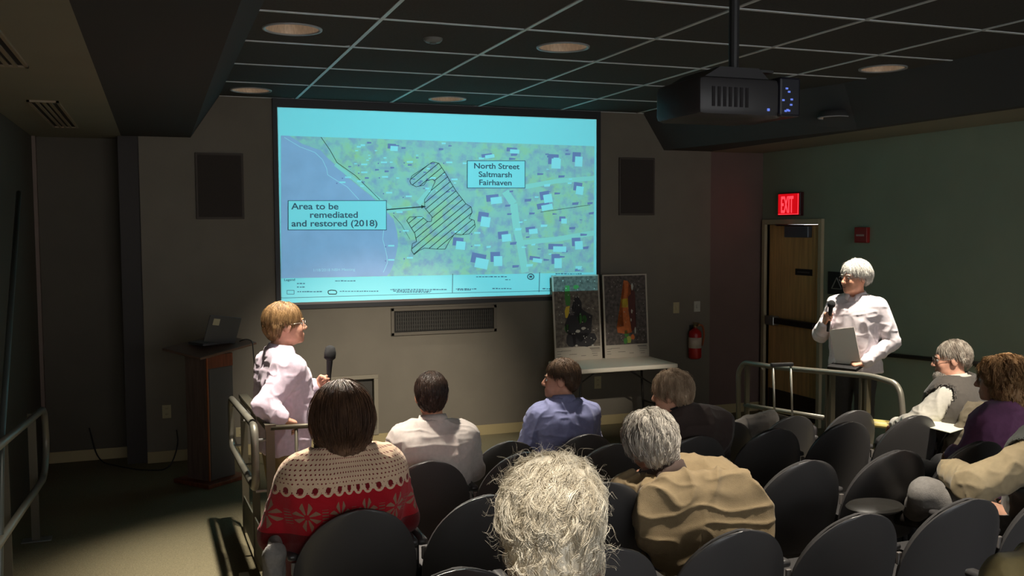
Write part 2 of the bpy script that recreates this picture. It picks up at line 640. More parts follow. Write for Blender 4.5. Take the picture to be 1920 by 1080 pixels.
# fire extinguisher
t = thing('fire_extinguisher', 'red fire extinguisher hanging on the wall right of the folding table', 'fire extinguisher', (5.46, D - .09, .66))
bm = bmesh.new()
lathe(bm, [(0, 0), (.055, 0), (.068, .012), (.07, .03), (.07, .27), (.062, .30), (.03, .325), (.02, .33), (.02, .345), (0, .345)], 24)
M_ext = mat('extinguisher_red', (168, 26, 24), 0.35)
cyl = obj('cylinder', bm, M_ext, t, True, angle=40)
bm = bmesh.new()
lathe(bm, [(.0705, .12), (.0712, .12), (.0712, .235), (.0705, .235)], 24)
obj('paper_label', bm, mat('ext_label', (196, 178, 160), 0.6), cyl, True)
bm = bmesh.new()
tube(bm, [(0, 0, .34), (0, 0, .38)], .017, 12)
box(bm, -.012, .012, -.09, .03, .385, .397, bevel=.003)
box(bm, -.012, .012, -.085, .02, .362, .372, bevel=.003)
obj('valve_handle', bm, mat('ext_metal', (150, 130, 90), 0.35, metal=.6), t)
bm = bmesh.new()
tube(bm, smooth_path([(.015, 0, .36), (.08, -.02, .37), (.105, -.02, .26), (.085, -.01, .14)], .06), [.011] * 15 + [.011], 8)
obj('hose', bm, mat('ext_hose', (150, 76, 40), 0.5), t, True)
obj('bracket', B(-.02, .02, .068, .09, .1, .36), M_black, t)

# fire alarm and restroom style plate on the green wall
t = thing('fire_alarm', 'small red fire alarm box on the green wall right of the exit door', 'alarm', (XR, 7.434, 2.008))
obj('body', B(-.045, 0, -.085, .085, -.075, .075, bevel=.006), mat('alarm_red', (136, 32, 30), 0.4), t)
obj('white_strip', B(-.048, -.0448, -.055, .055, -.012, .006), mat('alarm_white', (170, 150, 140), 0.5), t)
t = thing('wall_sign', 'square black sign with a pale triangle on the green wall behind the standing man', 'sign', (XR, 7.80, 1.52))
obj('plate', B(-.012, 0, -.14, .14, -.115, .115, bevel=.003), mat('sign_black', (30, 30, 32), 0.4), t)
bm = bmesh.new()
A, Bp, C2 = (0.0, .055), (.075, -.055), (-.075, -.055)
for (p, q) in ((A, Bp), (Bp, C2), (C2, A)):
    tube(bm, [(-.014, p[0], p[1]), (-.014, q[0], q[1])], .006, 6)
obj('triangle_mark', bm, mat('sign_grey', (110, 112, 108), 0.5), t)
t = thing('wall_handrail', 'dark handrail along the green right wall behind the audience', 'handrail', (XR, 0, 0))
bm = bmesh.new()
tube(bm, [(-.07, 7.7, .86), (-.07, 3.2, 1.10)], .02, 10)
obj('rail', bm, mat('rail_dark', (52, 46, 42), 0.5), t, True)
for y in (7.4, 6.0, 4.6):
    bm = bmesh.new()
    tube(bm, [(0, y, .80 + (7.7 - y) * .053), (-.07, y, .845 + (7.7 - y) * .053)], .009, 6)
    obj('bracket', bm, M_black, t)

# ------------------------------------------------------------------ ceiling fittings
M_trim = mat('downlight_trim', (150, 150, 150), 0.4)
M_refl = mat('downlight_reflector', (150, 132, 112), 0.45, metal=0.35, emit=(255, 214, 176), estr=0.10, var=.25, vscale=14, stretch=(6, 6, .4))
M_lens = mat('downlight_lamp_glass', (240, 240, 230), 0.3, emit=(255, 236, 208), estr=1.0)


def downlight(x, y, z, r, label, deep=1.0):
    t = thing('recessed_downlight', label, 'ceiling light', (x, y, z), group='round recessed ceiling lights')
    bm = bmesh.new()
    lathe(bm, [(r * .93, .0), (r * .95, -.008), (r * 1.04, -.008), (r * 1.05, 0.0), (r * .99, .003)], 40)
    obj('trim_ring', bm, M_trim, t, True)
    bm = bmesh.new()
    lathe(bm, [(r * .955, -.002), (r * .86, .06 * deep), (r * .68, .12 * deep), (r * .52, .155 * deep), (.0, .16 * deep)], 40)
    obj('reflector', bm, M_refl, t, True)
    if deep < 1:
        bm = bmesh.new()
        lathe(bm, [(r * 1.03, .0), (r * .9, .05), (0, .055)], 40)
        obj('housing', bm, M_soffit, t, True)
        return t
    bm = bmesh.new()
    lathe(bm, [(0, .115), (.03, .118), (.045, .135), (.045, .155), (0, .158)], 16)
    obj('lamp', bm, M_lens, t, True)
    return t


for (x, y, z, r, p), lb in zip(DOWN, ('large round ceiling light nearest the left soffit, above the left speaker',
                                     'round ceiling light in the middle of the ceiling, nearer one',
                                     'round ceiling light beside the left end of the screen top',
                                     'round ceiling light just above the middle of the screen',
                                     'round ceiling light above the standing man on the right')):
    downlight(x, y, z, r, lb)
downlight(5.50, 6.775, 3.032, .132, 'small thin round light low in the right soffit, right of the projector', deep=.25)

t = thing('smoke_detector', 'small dim round detector on the ceiling between two downlights', 'smoke detector', (1.675, 5.9, ZC))
bm = bmesh.new()
lathe(bm, [(0, -.028), (.045, -.026), (.058, -.014), (.062, 0)], 24)
obj('cover', bm, mat('detector_plastic', (110, 112, 108), 0.5), t, True)
bm = bmesh.new()
lathe(bm, [(0, -.034), (.02, -.033), (.024, -.026)], 16)
obj('cap', bm, mat('detector_cap', (90, 92, 90), 0.5), t, True)


def linear_vent(x0, x1, y0, y1, label):
    t = thing('slot_diffuser', label, 'vent', ((x0 + x1) / 2, (y0 + y1) / 2, ZS), group='slotted vents in the low ceiling')
    w2, l2 = (x1 - x0) / 2, (y1 - y0) / 2
    m1 = mat('diffuser_frame', (136, 122, 100), 0.6)
    bm = bmesh.new()
    for (a, b, c, d_) in ((-w2, w2, -l2, -l2 + .03), (-w2, w2, l2 - .03, l2), (-w2, -w2 + .016, -l2, l2), (w2 - .016, w2, -l2, l2)):
        box(bm, a, b, c, d_, -.012, 0)
    obj('frame', bm, m1, t)
    obj('dark_backing', B(-w2 + .01, w2 - .01, -l2 + .02, l2 - .02, -.003, 0), mat('diffuser_dark', (34, 28, 26), 0.8), t)
    for k in range(3):
        x = -w2 + .016 + (k + 1) * (2 * w2 - .032) / 4
        obj('blade', B(x - .009, x + .009, -l2 + .03, l2 - .03, -.012, -.004), m1, t)


linear_vent(-.745, -.56, 6.72, 8.36, 'slotted air vent in the low ceiling at left, the one nearer the front wall')
linear_vent(-.76, -.575, 3.75, 5.34, 'slotted air vent cut off by the top left edge of the view')

# ceiling projector
t = thing('ceiling_projector', 'dark video projector hanging from the black ceiling', 'projector', (2.66, 4.02, 2.70))
M_pj = mat('projector_body', (52, 50, 51), 0.45)
bm = box_bm = bmesh.new()
box(bm, -.325, .15, -.22, .20, -.09, .09, bevel=.03)
bd = obj('body', bm, M_pj, t, True, angle=40)
bm = bmesh.new()
prism(bm, [(-.28, .088), (.08, .088), (.02, .14), (-.19, .14)], 'y', -.18, .16)
obj('upper_cover', bm, mat('projector_cover', (38, 36, 38), 0.5), t)
bm = bmesh.new()
lathe(bm, [(0, .0), (.055, 0), (.06, .012), (.06, .05), (.05, .052), (0, .045)], 24, Matrix.Translation((.03, .19, .01)) @ Matrix.Rotation(-PI / 2, 4, 'X'))
obj('lens', bm, mat('projector_lens', (30, 30, 44), 0.1), t, True)
bm = bmesh.new()
tube(bm, [(0, 0, .10), (0, 0, ZC - 2.70)], .025, 12)
box(bm, -.12, .12, -.12, .12, ZC - 2.70 - .012, ZC - 2.70)
box(bm, -.16, .16, -.10, .10, .138, .15)
obj('ceiling_mount', bm, M_black, t)
fan = obj('side_unit', B(.10, .218, -.235, .16, -.085, .10, bevel=.012), mat('projector_side', (32, 32, 40), 0.35), t)
bm = bmesh.new()
for (x, z) in ((.137, .045), (.150, .03), (.118, -.01), (.165, -.005), (.162, -.03), (.142, -.055), (.132, -.06), (.150, -.058)):
    box(bm, x - .006, x + .006, -.239, -.2349, z - .004, z + .004)
box(bm, .04, .052, -.2245, -.2199, -.062, -.05)
obj('status_light', bm, mat('blue_led', (90, 110, 220), 0.3, emit=(120, 150, 255), estr=.55), fan)
bm = bmesh.new()
for k in range(7):
    box(bm, -.26 + k * .03, -.245 + k * .03, -.2235, -.219, -.05, .04)
obj('vent_slots', bm, mat('projector_slots', (26, 22, 24), 0.8), bd)

# ------------------------------------------------------------------ smooth-union solids turned into one continuous surface
def cap_(a, b, ra, rb=None, k=.03, tag='t'):
    return ('c', np.array(a, float), np.array(b, float), ra, ra if rb is None else rb, k, tag)


def ell_(c, r, R=None, k=.03, tag='t', sub=False):
    return ('s' if sub else 'e', np.array(c, float), np.array(r, float), np.eye(3) if R is None else np.array(R, float), None, k, tag)


def xf(pr, R, T, s=1.0):
    """rigidly move and scale a primitive"""
    R = np.array(R, float); T = np.array(T, float)
    if pr[0] == 'c':
        return ('c', R @ (pr[1] * s) + T, R @ (pr[2] * s) + T, pr[3] * s, pr[4] * s, pr[5] * s, pr[6])
    return (pr[0], R @ (pr[1] * s) + T, pr[2] * s, R @ pr[3], None, pr[5] * s, pr[6])


def prim_d(pr, P):
    if pr[0] == 'c':
        a, b, ra, rb = pr[1:5]
        ab = b - a
        L2 = ab @ ab
        t = np.clip(((P - a) @ ab) / max(L2, 1e-9), 0, 1)
        q = P - a - t[:, None] * ab
        return np.sqrt((q * q).sum(1)) - (ra + (rb - ra) * t)
    q = (P - pr[1]) @ pr[3]
    r = pr[2]
    k0 = np.sqrt(((q / r) ** 2).sum(1))
    k1 = np.sqrt(((q / (r * r)) ** 2).sum(1))
    return k0 * (k0 - 1) / np.maximum(k1, 1e-6)


def smin(a, b, k):
    h = np.clip(.5 + .5 * (b - a) / k, 0, 1)
    return b + (a - b) * h - k * h * (1 - h)


def field(prims, P, off=0.0):
    d = None
    for pr in prims:
        di = prim_d(pr, P)
        if pr[0] == 's':
            d = -smin(-d, di, pr[5])
        else:
            d = di if d is None else smin(d, di, pr[5])
    return d - off


def vnoise(P, seed=0):
    """cheap smooth value noise"""
    P = P + seed * 17.31
    i = np.floor(P).astype(np.int64)
    f = P - i
    f = f * f * (3 - 2 * f)

    def h(a, b, c):
        n = (a * 374761393 + b * 668265263 + c * 1274126177) & 0x7fffffff
        n = ((n ^ (n >> 13)) * 1103515245) & 0x7fffffff
        return ((n ^ (n >> 16)) & 0xffff) / 32767.5 - 1
    r = 0
    for dx in (0, 1):
        for dy in (0, 1):
            for dz in (0, 1):
                w = (f[:, 0] if dx else 1 - f[:, 0]) * (f[:, 1] if dy else 1 - f[:, 1]) * (f[:, 2] if dz else 1 - f[:, 2])
                r = r + w * h(i[:, 0] + dx, i[:, 1] + dy, i[:, 2] + dz)
    return r


def solid(name, prims, h, m, parent=None, off=0.0, cut=None, fold=None, smooth=1):
    """surface nets over the smooth union of prims. cut(P, d) may reshape the field, fold(P, N) moves the vertices"""
    lo = np.min([np.minimum(p[1], p[2]) - max(p[3], p[4]) if p[0] == 'c' else p[1] - p[2].max() for p in prims if p[0] != 's'], 0) - off - 3 * h
    hi = np.max([np.maximum(p[1], p[2]) + max(p[3], p[4]) if p[0] == 'c' else p[1] + p[2].max() for p in prims if p[0] != 's'], 0) + off + 3 * h
    bs = 12
    nb = np.ceil((hi - lo) / (h * bs)).astype(int)
    n = nb * bs + 1
    V = np.full(tuple(n), 1.0, np.float32)
    bi = np.stack(np.meshgrid(*[np.arange(k) for k in nb], indexing='ij'), -1).reshape(-1, 3)
    cen = lo + (bi + .5) * bs * h
    R = math.sqrt(3) * bs * h / 2
    pd = np.stack([prim_d(p, cen) for p in prims], 1)
    posi = [i for i, p in enumerate(prims) if p[0] != 's']
    dmin = pd[:, posi].min(1) - off
    act = dmin < R + .05
    lin_ = np.arange(bs + 1)
    g = np.stack(np.meshgrid(lin_, lin_, lin_, indexing='ij'), -1).reshape(-1, 3)
    for b_, pdi in zip(bi[act], pd[act]):
        use = [p for p, q in zip(prims, pdi) if q < R + .07 + off]
        if not any(p[0] != 's' for p in use):
            continue
        if use[0][0] == 's':
            use.sort(key=lambda p: p[0] == 's')
        P = lo + (b_ * bs + g) * h
        d = field(use, P, off)
        if cut is not None:
            d = cut(P, d)
        x, y, z = b_ * bs
        V[x:x + bs + 1, y:y + bs + 1, z:z + bs + 1] = d.reshape(bs + 1, bs + 1, bs + 1)
    # blocks deep inside keep a negative value
    deep = (~act) & (dmin < 0)
    S = V < 0
    cs = [S[i:n[0] - 1 + i, j:n[1] - 1 + j, k:n[2] - 1 + k] for i in (0, 1) for j in (0, 1) for k in (0, 1)]
    a_ = cs[0].copy(); o_ = cs[0].copy()
    for c in cs[1:]:
        a_ &= c; o_ |= c
    A = np.argwhere(o_ & ~a_)
    offs = np.array([(i, j, k) for i in (0, 1) for j in (0, 1) for k in (0, 1)])
    val = np.stack([V[A[:, 0] + q[0], A[:, 1] + q[1], A[:, 2] + q[2]] for q in offs], 1)
    acc = np.zeros((len(A), 3)); cnt = np.zeros(len(A))
    for i in range(8):
        for j in range(i + 1, 8):
            if np.abs(offs[i] - offs[j]).sum() != 1:
                continue
            mk = (val[:, i] < 0) != (val[:, j] < 0)
            t = val[mk, i] / (val[mk, i] - val[mk, j])
            acc[mk] += offs[i] + t[:, None] * (offs[j] - offs[i])
            cnt[mk] += 1
    P = lo + (A + acc / cnt[:, None]) * h
    vid = np.full(tuple(n - 1), -1, np.int32)
    vid[A[:, 0], A[:, 1], A[:, 2]] = np.arange(len(A))
    Q = []
    for ax in range(3):
        s0 = [slice(1, n[q] - 1) for q in range(3)]
        s1 = list(s0)
        s0[ax] = slice(0, n[ax] - 1); s1[ax] = slice(1, n[ax])
        m0 = S[tuple(s0)]; m1 = S[tuple(s1)]
        E = np.argwhere(m0 != m1)
        flip = m0[E[:, 0], E[:, 1], E[:, 2]]
        for q in range(3):
            if q != ax:
                E[:, q] += 1
        u, w = (ax + 1) % 3, (ax + 2) % 3
        c = []
        for (du, dw) in ((-1, -1), (0, -1), (0, 0), (-1, 0)):
            e = E.copy(); e[:, u] += du; e[:, w] += dw
            c.append(vid[e[:, 0], e[:, 1], e[:, 2]])
        q = np.stack(c, 1)
        q[~flip] = q[~flip][:, ::-1]
        Q.append(q)
    Q = np.concatenate(Q)
    Q = Q[(Q >= 0).all(1)]
    # light smoothing
    for _ in range(smooth):
        s = np.zeros_like(P); c = np.zeros(len(P))
        for i in range(4):
            a, b = Q[:, i], Q[:, (i + 1) % 4]
            np.add.at(s, a, P[b]); np.add.at(c, a, 1)
            np.add.at(s, b, P[a]); np.add.at(c, b, 1)
        P = P * .5 + .5 * s / np.maximum(c, 1)[:, None]
    if fold is not None:
        N = np.zeros_like(P)
        fn = np.cross(P[Q[:, 2]] - P[Q[:, 0]], P[Q[:, 3]] - P[Q[:, 1]])
        for i in range(4):
            np.add.at(N, Q[:, i], fn)
        N /= np.maximum(np.linalg.norm(N, axis=1), 1e-9)[:, None]
        P = fold(P, N)
    o = npmesh(name, P, Q, m, parent)
    return o


def folds(amp=.006, scale=9.0, seed=0, aniso=(1, 1, .35), fine=.5):
    """soft bulges broken by sharper creases"""
    def f(P, N):
        a = np.array(aniso)
        W = P + .03 * np.stack([vnoise(P * 7, seed + 31), vnoise(P * 7, seed + 32), vnoise(P * 7, seed + 33)], 1)
        n1 = 1 - np.abs(vnoise(W * scale * 1.25 * a, seed))
        n2 = 1 - np.abs(vnoise(W * scale * 3.0 * a[[2, 0, 1]], seed + 5))
        n3 = vnoise(P * scale * .6, seed + 9)
        return P + N * ((1.3 * (n1 ** 3 - .35) + fine * (n2 ** 3 - .35) + .5 * n3) * amp)[:, None]
    return f


# ------------------------------------------------------------------ hair: many fine locks, one mesh per head
def strands(name, roots, dirs, m, parent, length=.06, n=6, rad=.0016, gravity=.6, curl=0.0, freq=3.0, jitter=.25, seed=0,
            keep=None, lift=.0, flow=None, lvar=.35, clump=1):
    rg = np.random.default_rng(seed)
    if clump > 1:                                    # locks of several hairs that curl together
        M_ = len(roots) // clump
        roots = np.repeat(roots[:M_], clump, 0) + rg.normal(0, .0035, (M_ * clump, 3))
        dirs = np.repeat(dirs[:M_], clump, 0)
    K = len(roots)
    C_ = K // clump

    def rep(a, amt):
        a = np.repeat(a, clump, 0)
        return a + rg.normal(0, amt, a.shape) if clump > 1 else a
    L = length * (1 + lvar * (rep(rg.random(C_), .06) * 2 - 1))
    step = L / (n - 1)
    p = roots.copy()
    d = dirs + rep(rg.normal(0, jitter, (C_, 3)), .06)
    d /= np.linalg.norm(d, axis=1)[:, None]
    ax1 = rep(rg.normal(0, 1, (C_, 3)), .10); ax1 -= d * (ax1 * d).sum(1)[:, None]; ax1 /= np.linalg.norm(ax1, axis=1)[:, None]
    ax2 = np.cross(d, ax1)
    ph = rep(rg.random(C_) * 6.28, .25)
    fr = freq * (0.7 + .6 * rep(rg.random(C_), .05))
    pts = []
    for i in range(n):
        t = i / (n - 1)
        c = curl * min(1, t * 2.2)
        a = ph + fr * 6.28 * t
        pts.append(p + (ax1 * np.cos(a)[:, None] + ax2 * np.sin(a)[:, None]) * c)
        if flow is not None:
            d = d * .55 + flow(p) * .45
        d = d + np.array((0, 0, -gravity / n))
        d /= np.linalg.norm(d, axis=1)[:, None]
        p = p + d * step[:, None]
        if keep is not None:
            p = keep(p)
    pts = np.stack(pts, 1)                                   # K,n,3
    tan = np.gradient(pts, axis=1)
    tan /= np.maximum(np.linalg.norm(tan, axis=2), 1e-9)[..., None]
    ref = rg.normal(0, 1, (K, 1, 3))
    u = np.cross(tan, ref); u /= np.maximum(np.linalg.norm(u, axis=2), 1e-9)[..., None]
    w = np.cross(tan, u)
    tt = np.linspace(0, 1, n)
    rr = rad * (1 - .75 * tt ** 1.5)[None, :, None] * (0.7 + .6 * rg.random((K, 1, 1)))
    ring = np.stack([pts + rr * (u * math.cos(a) + w * math.sin(a)) for a in (0, 2.0944, 4.1888)], 2)   # K,n,3,3
    V = ring.reshape(-1, 3)
    base = (np.arange(K)[:, None] * n + np.arange(n - 1)[None, :]) * 3
    F = []
    for j in range(3):
        j2 = (j + 1) % 3
        F.append(np.stack([base + j, base + j2, base + 3 + j2, base + 3 + j], -1).reshape(-1, 4))
    o = npmesh(name, V, np.concatenate(F), m, parent)
    return o


def surf_points(o, count, seed=0, sel=None):
    me = o.data
    nv = len(me.vertices)
    co = np.empty(nv * 3, np.float32); me.vertices.foreach_get('co', co); co = co.reshape(-1, 3).astype(float)
    no = np.empty(nv * 3, np.float32); me.vertices.foreach_get('normal', no); no = no.reshape(-1, 3).astype(float)
    if sel is not None:
        k = sel(co, no)
        co, no = co[k], no[k]
    rg = np.random.default_rng(seed)
    i = rg.integers(0, len(co), count)
    return co[i] + rg.normal(0, .002, (count, 3)), no[i]


def hair_mat(name, c1, c2, rough=.45, scale=(60, 60, 6), sheen=0.0, spec=.35):
    """colour varies from lock to lock"""
    if name in MATS:
        return MATS[name]
    m = mat(name, c1, rough, var=.25, vscale=38, var2=c2, stretch=(1, 1, .25), bump=.35, bscale=160, spec=spec)
    return m

# ------------------------------------------------------------------ projection screen, the slide's projected picture put into its surface colours
def px(x, y, Y):
    """the point of the plane y = Y that the photograph shows at pixel (x, y)"""
    q = _r * ((x - 960) / CAM_F) + _d * ((y - 540) / CAM_F) + _f
    t = Y / q.y
    return Vector((q.x * t, Y, CAM_H + q.z * t))


YS = D - .03
scr = thing('projection_screen', 'large projection screen on the front wall showing an aerial map slide', 'screen', (0, 0, 0))
bm = bmesh.new()
box(bm, SX0 - .045, SX1 + .05, YS + .001, D, SZ1 + .004, 3.292)
box(bm, SX0 - .045, SX1 + .05, YS + .001, D, 1.345, SZ0 - .02)
box(bm, SX0 - .045, SX0 - .004, YS - .004, D, 1.345, 3.292)
box(bm, SX1 + .004, SX1 + .05, YS - .004, D, 1.345, 3.292)
obj('frame', bm, M_frameblk, scr)
obj('bottom_bar', B(SX0 - .01, SX1 + .01, YS - .006, D, SZ0 - .022, SZ0 - .002), mat('screen_bar_grey', (130, 120, 118), 0.5), scr)
M_slide = mat('slide_white', (178, 232, 228), 0.9, spec=.05)
obj('screen_surface', B(SX0 - .006, SX1 + .006, YS, YS + .012, SZ0 - .004, SZ1 + .004), M_slide, scr)


def zA(p):
    return px(500 + p[0] / 2.5719, 180 + p[1] / 2.5714, YS)


LAY = [0]


def flat(name, polys, m, parent, layer, conv=zA):
    bm = bmesh.new()
    y = YS - .0008 * layer
    for k_, poly in enumerate(polys):
        vs = []
        for p in poly:
            c = conv(p)
            vs.append(bm.verts.new((c.x, y - .000006 * (k_ % 110), c.z)))
        try:
            bm.faces.new(vs)
        except Exception:
            pass
    bmesh.ops.triangulate(bm, faces=bm.faces)
    bmesh.ops.recalc_face_normals(bm, faces=bm.faces)
    for f in bm.faces:
        if f.normal.y > 0:
            f.normal_flip()
    return obj(name, bm, m, parent)


def seg(p, q, w):
    """a thin quad from p to q, w wide (slide coordinates)"""
    dx, dy = q[0] - p[0], q[1] - p[1]
    L = math.hypot(dx, dy) or 1
    nx, ny = -dy / L * w / 2, dx / L * w / 2
    return [(p[0] + nx, p[1] + ny), (q[0] + nx, q[1] + ny), (q[0] - nx, q[1] - ny), (p[0] - nx, p[1] - ny)]


def pline(pts, w):
    return [seg(a, b, w) for a, b in zip(pts, pts[1:])]


def rect(x0, y0, x1, y1):
    return [(x0, y0), (x1, y0), (x1, y1), (x0, y1)]


# aerial photograph: land in a green, yellow and violet mottle
m = bpy.data.materials.new('aerial_land'); m.use_nodes = True
nt = m.node_tree; b = nt.nodes['Principled BSDF']; b.inputs['Roughness'].default_value = .9; b.inputs['Specular IOR Level'].default_value = .05
tc = nt.nodes.new('ShaderNodeTexCoord')
n1 = nt.nodes.new('ShaderNodeTexNoise'); n1.inputs['Scale'].default_value = 3.4; n1.inputs['Detail'].default_value = 7; n1.inputs['Roughness'].default_value = .68
nt.links.new(tc.outputs['Object'], n1.inputs['Vector'])
r1 = nt.nodes.new('ShaderNodeValToRGB')
r1.color_ramp.elements[0].position = .30; r1.color_ramp.elements[0].color = (*lin((190, 186, 192)), 1)
r1.color_ramp.elements[1].position = .70; r1.color_ramp.elements[1].color = (*lin((204, 212, 150)), 1)
for ps, cc in ((.42, (188, 206, 190)), (.50, (192, 212, 188)), (.58, (198, 214, 172))):
    e = r1.color_ramp.elements.new(ps); e.color = (*lin(cc), 1)
nt.links.new(n1.outputs['Fac'], r1.inputs[0])
n2 = nt.nodes.new('ShaderNodeTexNoise'); n2.inputs['Scale'].default_value = 11; n2.inputs['Detail'].default_value = 6
nt.links.new(tc.outputs['Object'], n2.inputs['Vector'])
r2 = nt.nodes.new('ShaderNodeValToRGB')
r2.color_ramp.elements[0].position = .47; r2.color_ramp.elements[0].color = (0, 0, 0, 1)
r2.color_ramp.elements[1].position = .66; r2.color_ramp.elements[1].color = (.75, .75, .75, 1)
nt.links.new(n2.outputs['Fac'], r2.inputs[0])
mx = nt.nodes.new('ShaderNodeMix'); mx.data_type = 'RGBA'
nt.links.new(r2.outputs[0], mx.inputs[0]); nt.links.new(r1.outputs[0], mx.inputs[6])
mx.inputs[7].default_value = (*lin((172, 164, 194)), 1)
nt.links.new(mx.outputs[2], b.inputs['Base Color'])
M_land = m
M_water = mat('aerial_water', (188, 182, 208), .9, var=.06, vscale=5, spec=.05)
M_sline = mat('slide_line_dark', (62, 66, 60), .9, spec=.05)
M_stext = mat('slide_text', (88, 96, 106), .9, spec=.05)
M_sroad = mat('slide_road', (190, 222, 204), .9, spec=.05)
M_spale = mat('slide_pale', (196, 236, 232), .9, spec=.05)
M_sviol = mat('slide_violet', (150, 138, 178), .9, spec=.05)
M_swht = mat('slide_shore', (210, 226, 230), .9, spec=.05)

amap = flat('aerial_map', [[(68.6, 191), (1580, 242), (1577, 850), (69.5, 879)]], M_land, scr, 1)
flat('water_area', [[(69, 191), (110, 192), (172, 231), (260, 262), (298, 303), (334, 334), (386, 388), (450, 440), (507, 486), (540, 520),
                     (590, 570), (612, 595), (630, 660), (634, 707), (624, 766), (614, 802), (597, 848), (580, 868), (69.5, 878.5)]], M_water, amap, 2)
flat('pale_road', pline([(330, 330), (420, 400), (520, 480), (600, 540)], 17) + pline([(580, 555), (700, 540)], 20)
     + pline([(1150, 460), (1190, 520), (1206, 640), (1224, 720), (1246, 850)], 36)
     + pline([(1246, 438), (1400, 410), (1580, 396)], 22) + pline([(1238, 706), (1400, 690), (1578, 660)], 24)
     + pline([(730, 520), (800, 440)], 26), M_sroad, amap, 3)
flat('shore_line', pline([(85, 200), (160, 245), (232, 272), (268, 306), (289, 350), (294, 380), (345, 412), (388, 438), (445, 500)], 3)
     + pline([(565, 640), (559, 690), (570, 730), (580, 775), (582, 805), (562, 850)], 3), M_swht, amap, 4)
flat('parcel_line', pline([(262, 198), (306, 262), (338, 320), (430, 385), (545, 500)], 2.4) + pline([(610, 575), (650, 620), (690, 690)], 1.6)
     + pline([(1320, 560), (1560, 525)], 2), M_sline, amap, 4)
rr = random.Random(3)
lab = [(565, 320), (470, 330), (690, 318), (880, 320), (470, 368), (570, 390), (800, 395), (590, 466), (685, 484), (670, 650), (920, 655),
       (600, 722), (600, 790), (1015, 660), (1015, 720), (392, 392), (365, 416), (905, 402), (1045, 325), (740, 585), (690, 780), (640, 560)]
flat('house_label', [rect(x - 15, y - 4, x + 15, y + 4) for x, y in lab], M_spale, amap, 5)
flat('house_dot', [rect(x - 30, y + 2, x - 24, y + 8) for x, y in lab], M_sviol, amap, 5)
pale, viol = [], []
for (x, y, w_, h_) in [(1150, 680, 50, 44), (1405, 735, 70, 34), (1500, 715, 42, 50), (1390, 320, 50, 60), (1500, 310, 40, 60), (1350, 490, 46, 50),
                       (1345, 535, 60, 34), (1505, 450, 40, 50), (1280, 650, 46, 30), (1100, 500, 60, 40), (1030, 800, 70, 60), (1110, 790, 46, 60),
                       (1300, 790, 50, 24), (1400, 800, 40, 60), (1190, 265, 50, 24), (1070, 290, 50, 20), (610, 250, 40, 30), (1050, 600, 50, 60),
                       (1430, 600, 30, 30), (930, 715, 50, 50)]:
    a = rr.uniform(-.2, .2)
    for lst, (ox, oy, sx, sy) in ((viol, (-.18, -.24, 1.0, .8)), (pale, (.1, .1, .9, .8))):
        q = []
        for (u, v) in ((-.5, -.5), (.5, -.5), (.5, .5), (-.5, .5)):
            X, Y_ = (u * sx + ox) * w_, (v * sy + oy) * h_
            q.append((x + X * math.cos(a) - Y_ * math.sin(a), y + X * math.sin(a) + Y_ * math.cos(a)))
        lst.append(q)
for k in range(60):
    x, y = rr.uniform(1010, 1565), rr.uniform(260, 840)
    if not (955 < x < 1260 and 300 < y < 455):
        s = rr.uniform(8, 22)
        (viol if k % 3 else pale).append([(x, y), (x + s * 1.6, y + rr.uniform(-4, 4)), (x + s * 1.4, y + s * .5), (x, y + s * .6)])
for k in range(46):
    x, y = rr.uniform(380, 960), rr.uniform(215, 470)
    s = rr.uniform(6, 15)
    (viol if k % 2 else pale).append([(x, y), (x + s * 1.5, y + 1), (x + s * 1.5, y + s * .6), (x, y + s * .7)])
flat('house_shadow', viol, M_sviol, amap, 6)
flat('house_roof', pale, M_spale, amap, 7)
# hatched area
hp = [(690, 410), (700, 385), (760, 345), (800, 318), (830, 325), (860, 370), (910, 455), (960, 520), (985, 535), (990, 560), (975, 590), (1000, 600),
      (1005, 630), (975, 665), (935, 670), (905, 665), (880, 700), (860, 738), (820, 738), (760, 733), (735, 745), (710, 765), (698, 745), (702, 712),
      (722, 702), (715, 665), (675, 600), (690, 583), (748, 582), (775, 605), (793, 605), (797, 582), (762, 540), (760, 500), (790, 460), (812, 412),
      (800, 402), (772, 408), (757, 430), (720, 438), (695, 425)]


def inside(p):
    c = False
    for (x1, y1), (x2, y2) in zip(hp, hp[1:] + hp[:1]):
        if (y1 > p[1]) != (y2 > p[1]) and p[0] < (x2 - x1) * (p[1] - y1) / (y2 - y1) + x1:
            c = not c
    return c


hl = pline(hp + hp[:1], 2.4)
dx, dy = .77, -.64
for k in range(-40, 60):
    ox, oy = 700 + .64 * k * 26, 600 + .77 * k * 26
    run = None
    for t in range(-300, 300):
        p = (ox + dx * t * 2, oy + dy * t * 2)
        i = inside(p)
        if i and run is None:
            run = p
        elif not i and run is not None:
            if math.hypot(p[0] - run[0], p[1] - run[1]) > 6:
                hl.append(seg(run, p, 3.2))
            run = None
flat('hatched_marsh', hl, M_sline, amap, 8)


def caption(name, x0, y0, x1, y1, lines, size, align, parent):
    f = flat(name, [rect(x0, y0, x1, y1)], M_slide, parent, 9)
    bw = 3
    flat('border', [rect(x0, y0, x1, y0 + bw), rect(x0, y1 - bw, x1, y1), rect(x0, y0, x0 + bw, y1), rect(x1 - bw, y0, x1, y1)], M_stext, f, 10)
    for (s, x, y) in lines:
        p = zA((x, y))
        M = Matrix(((1, 0, 0, p.x), (0, 0, -1, YS - .0009 * 10), (0, 1, 0, p.z), (0, 0, 0, 1)))
        text_mesh('lettering', s, size, M_stext, f, M, align, sx=1.2, bold=.0012)
    return f


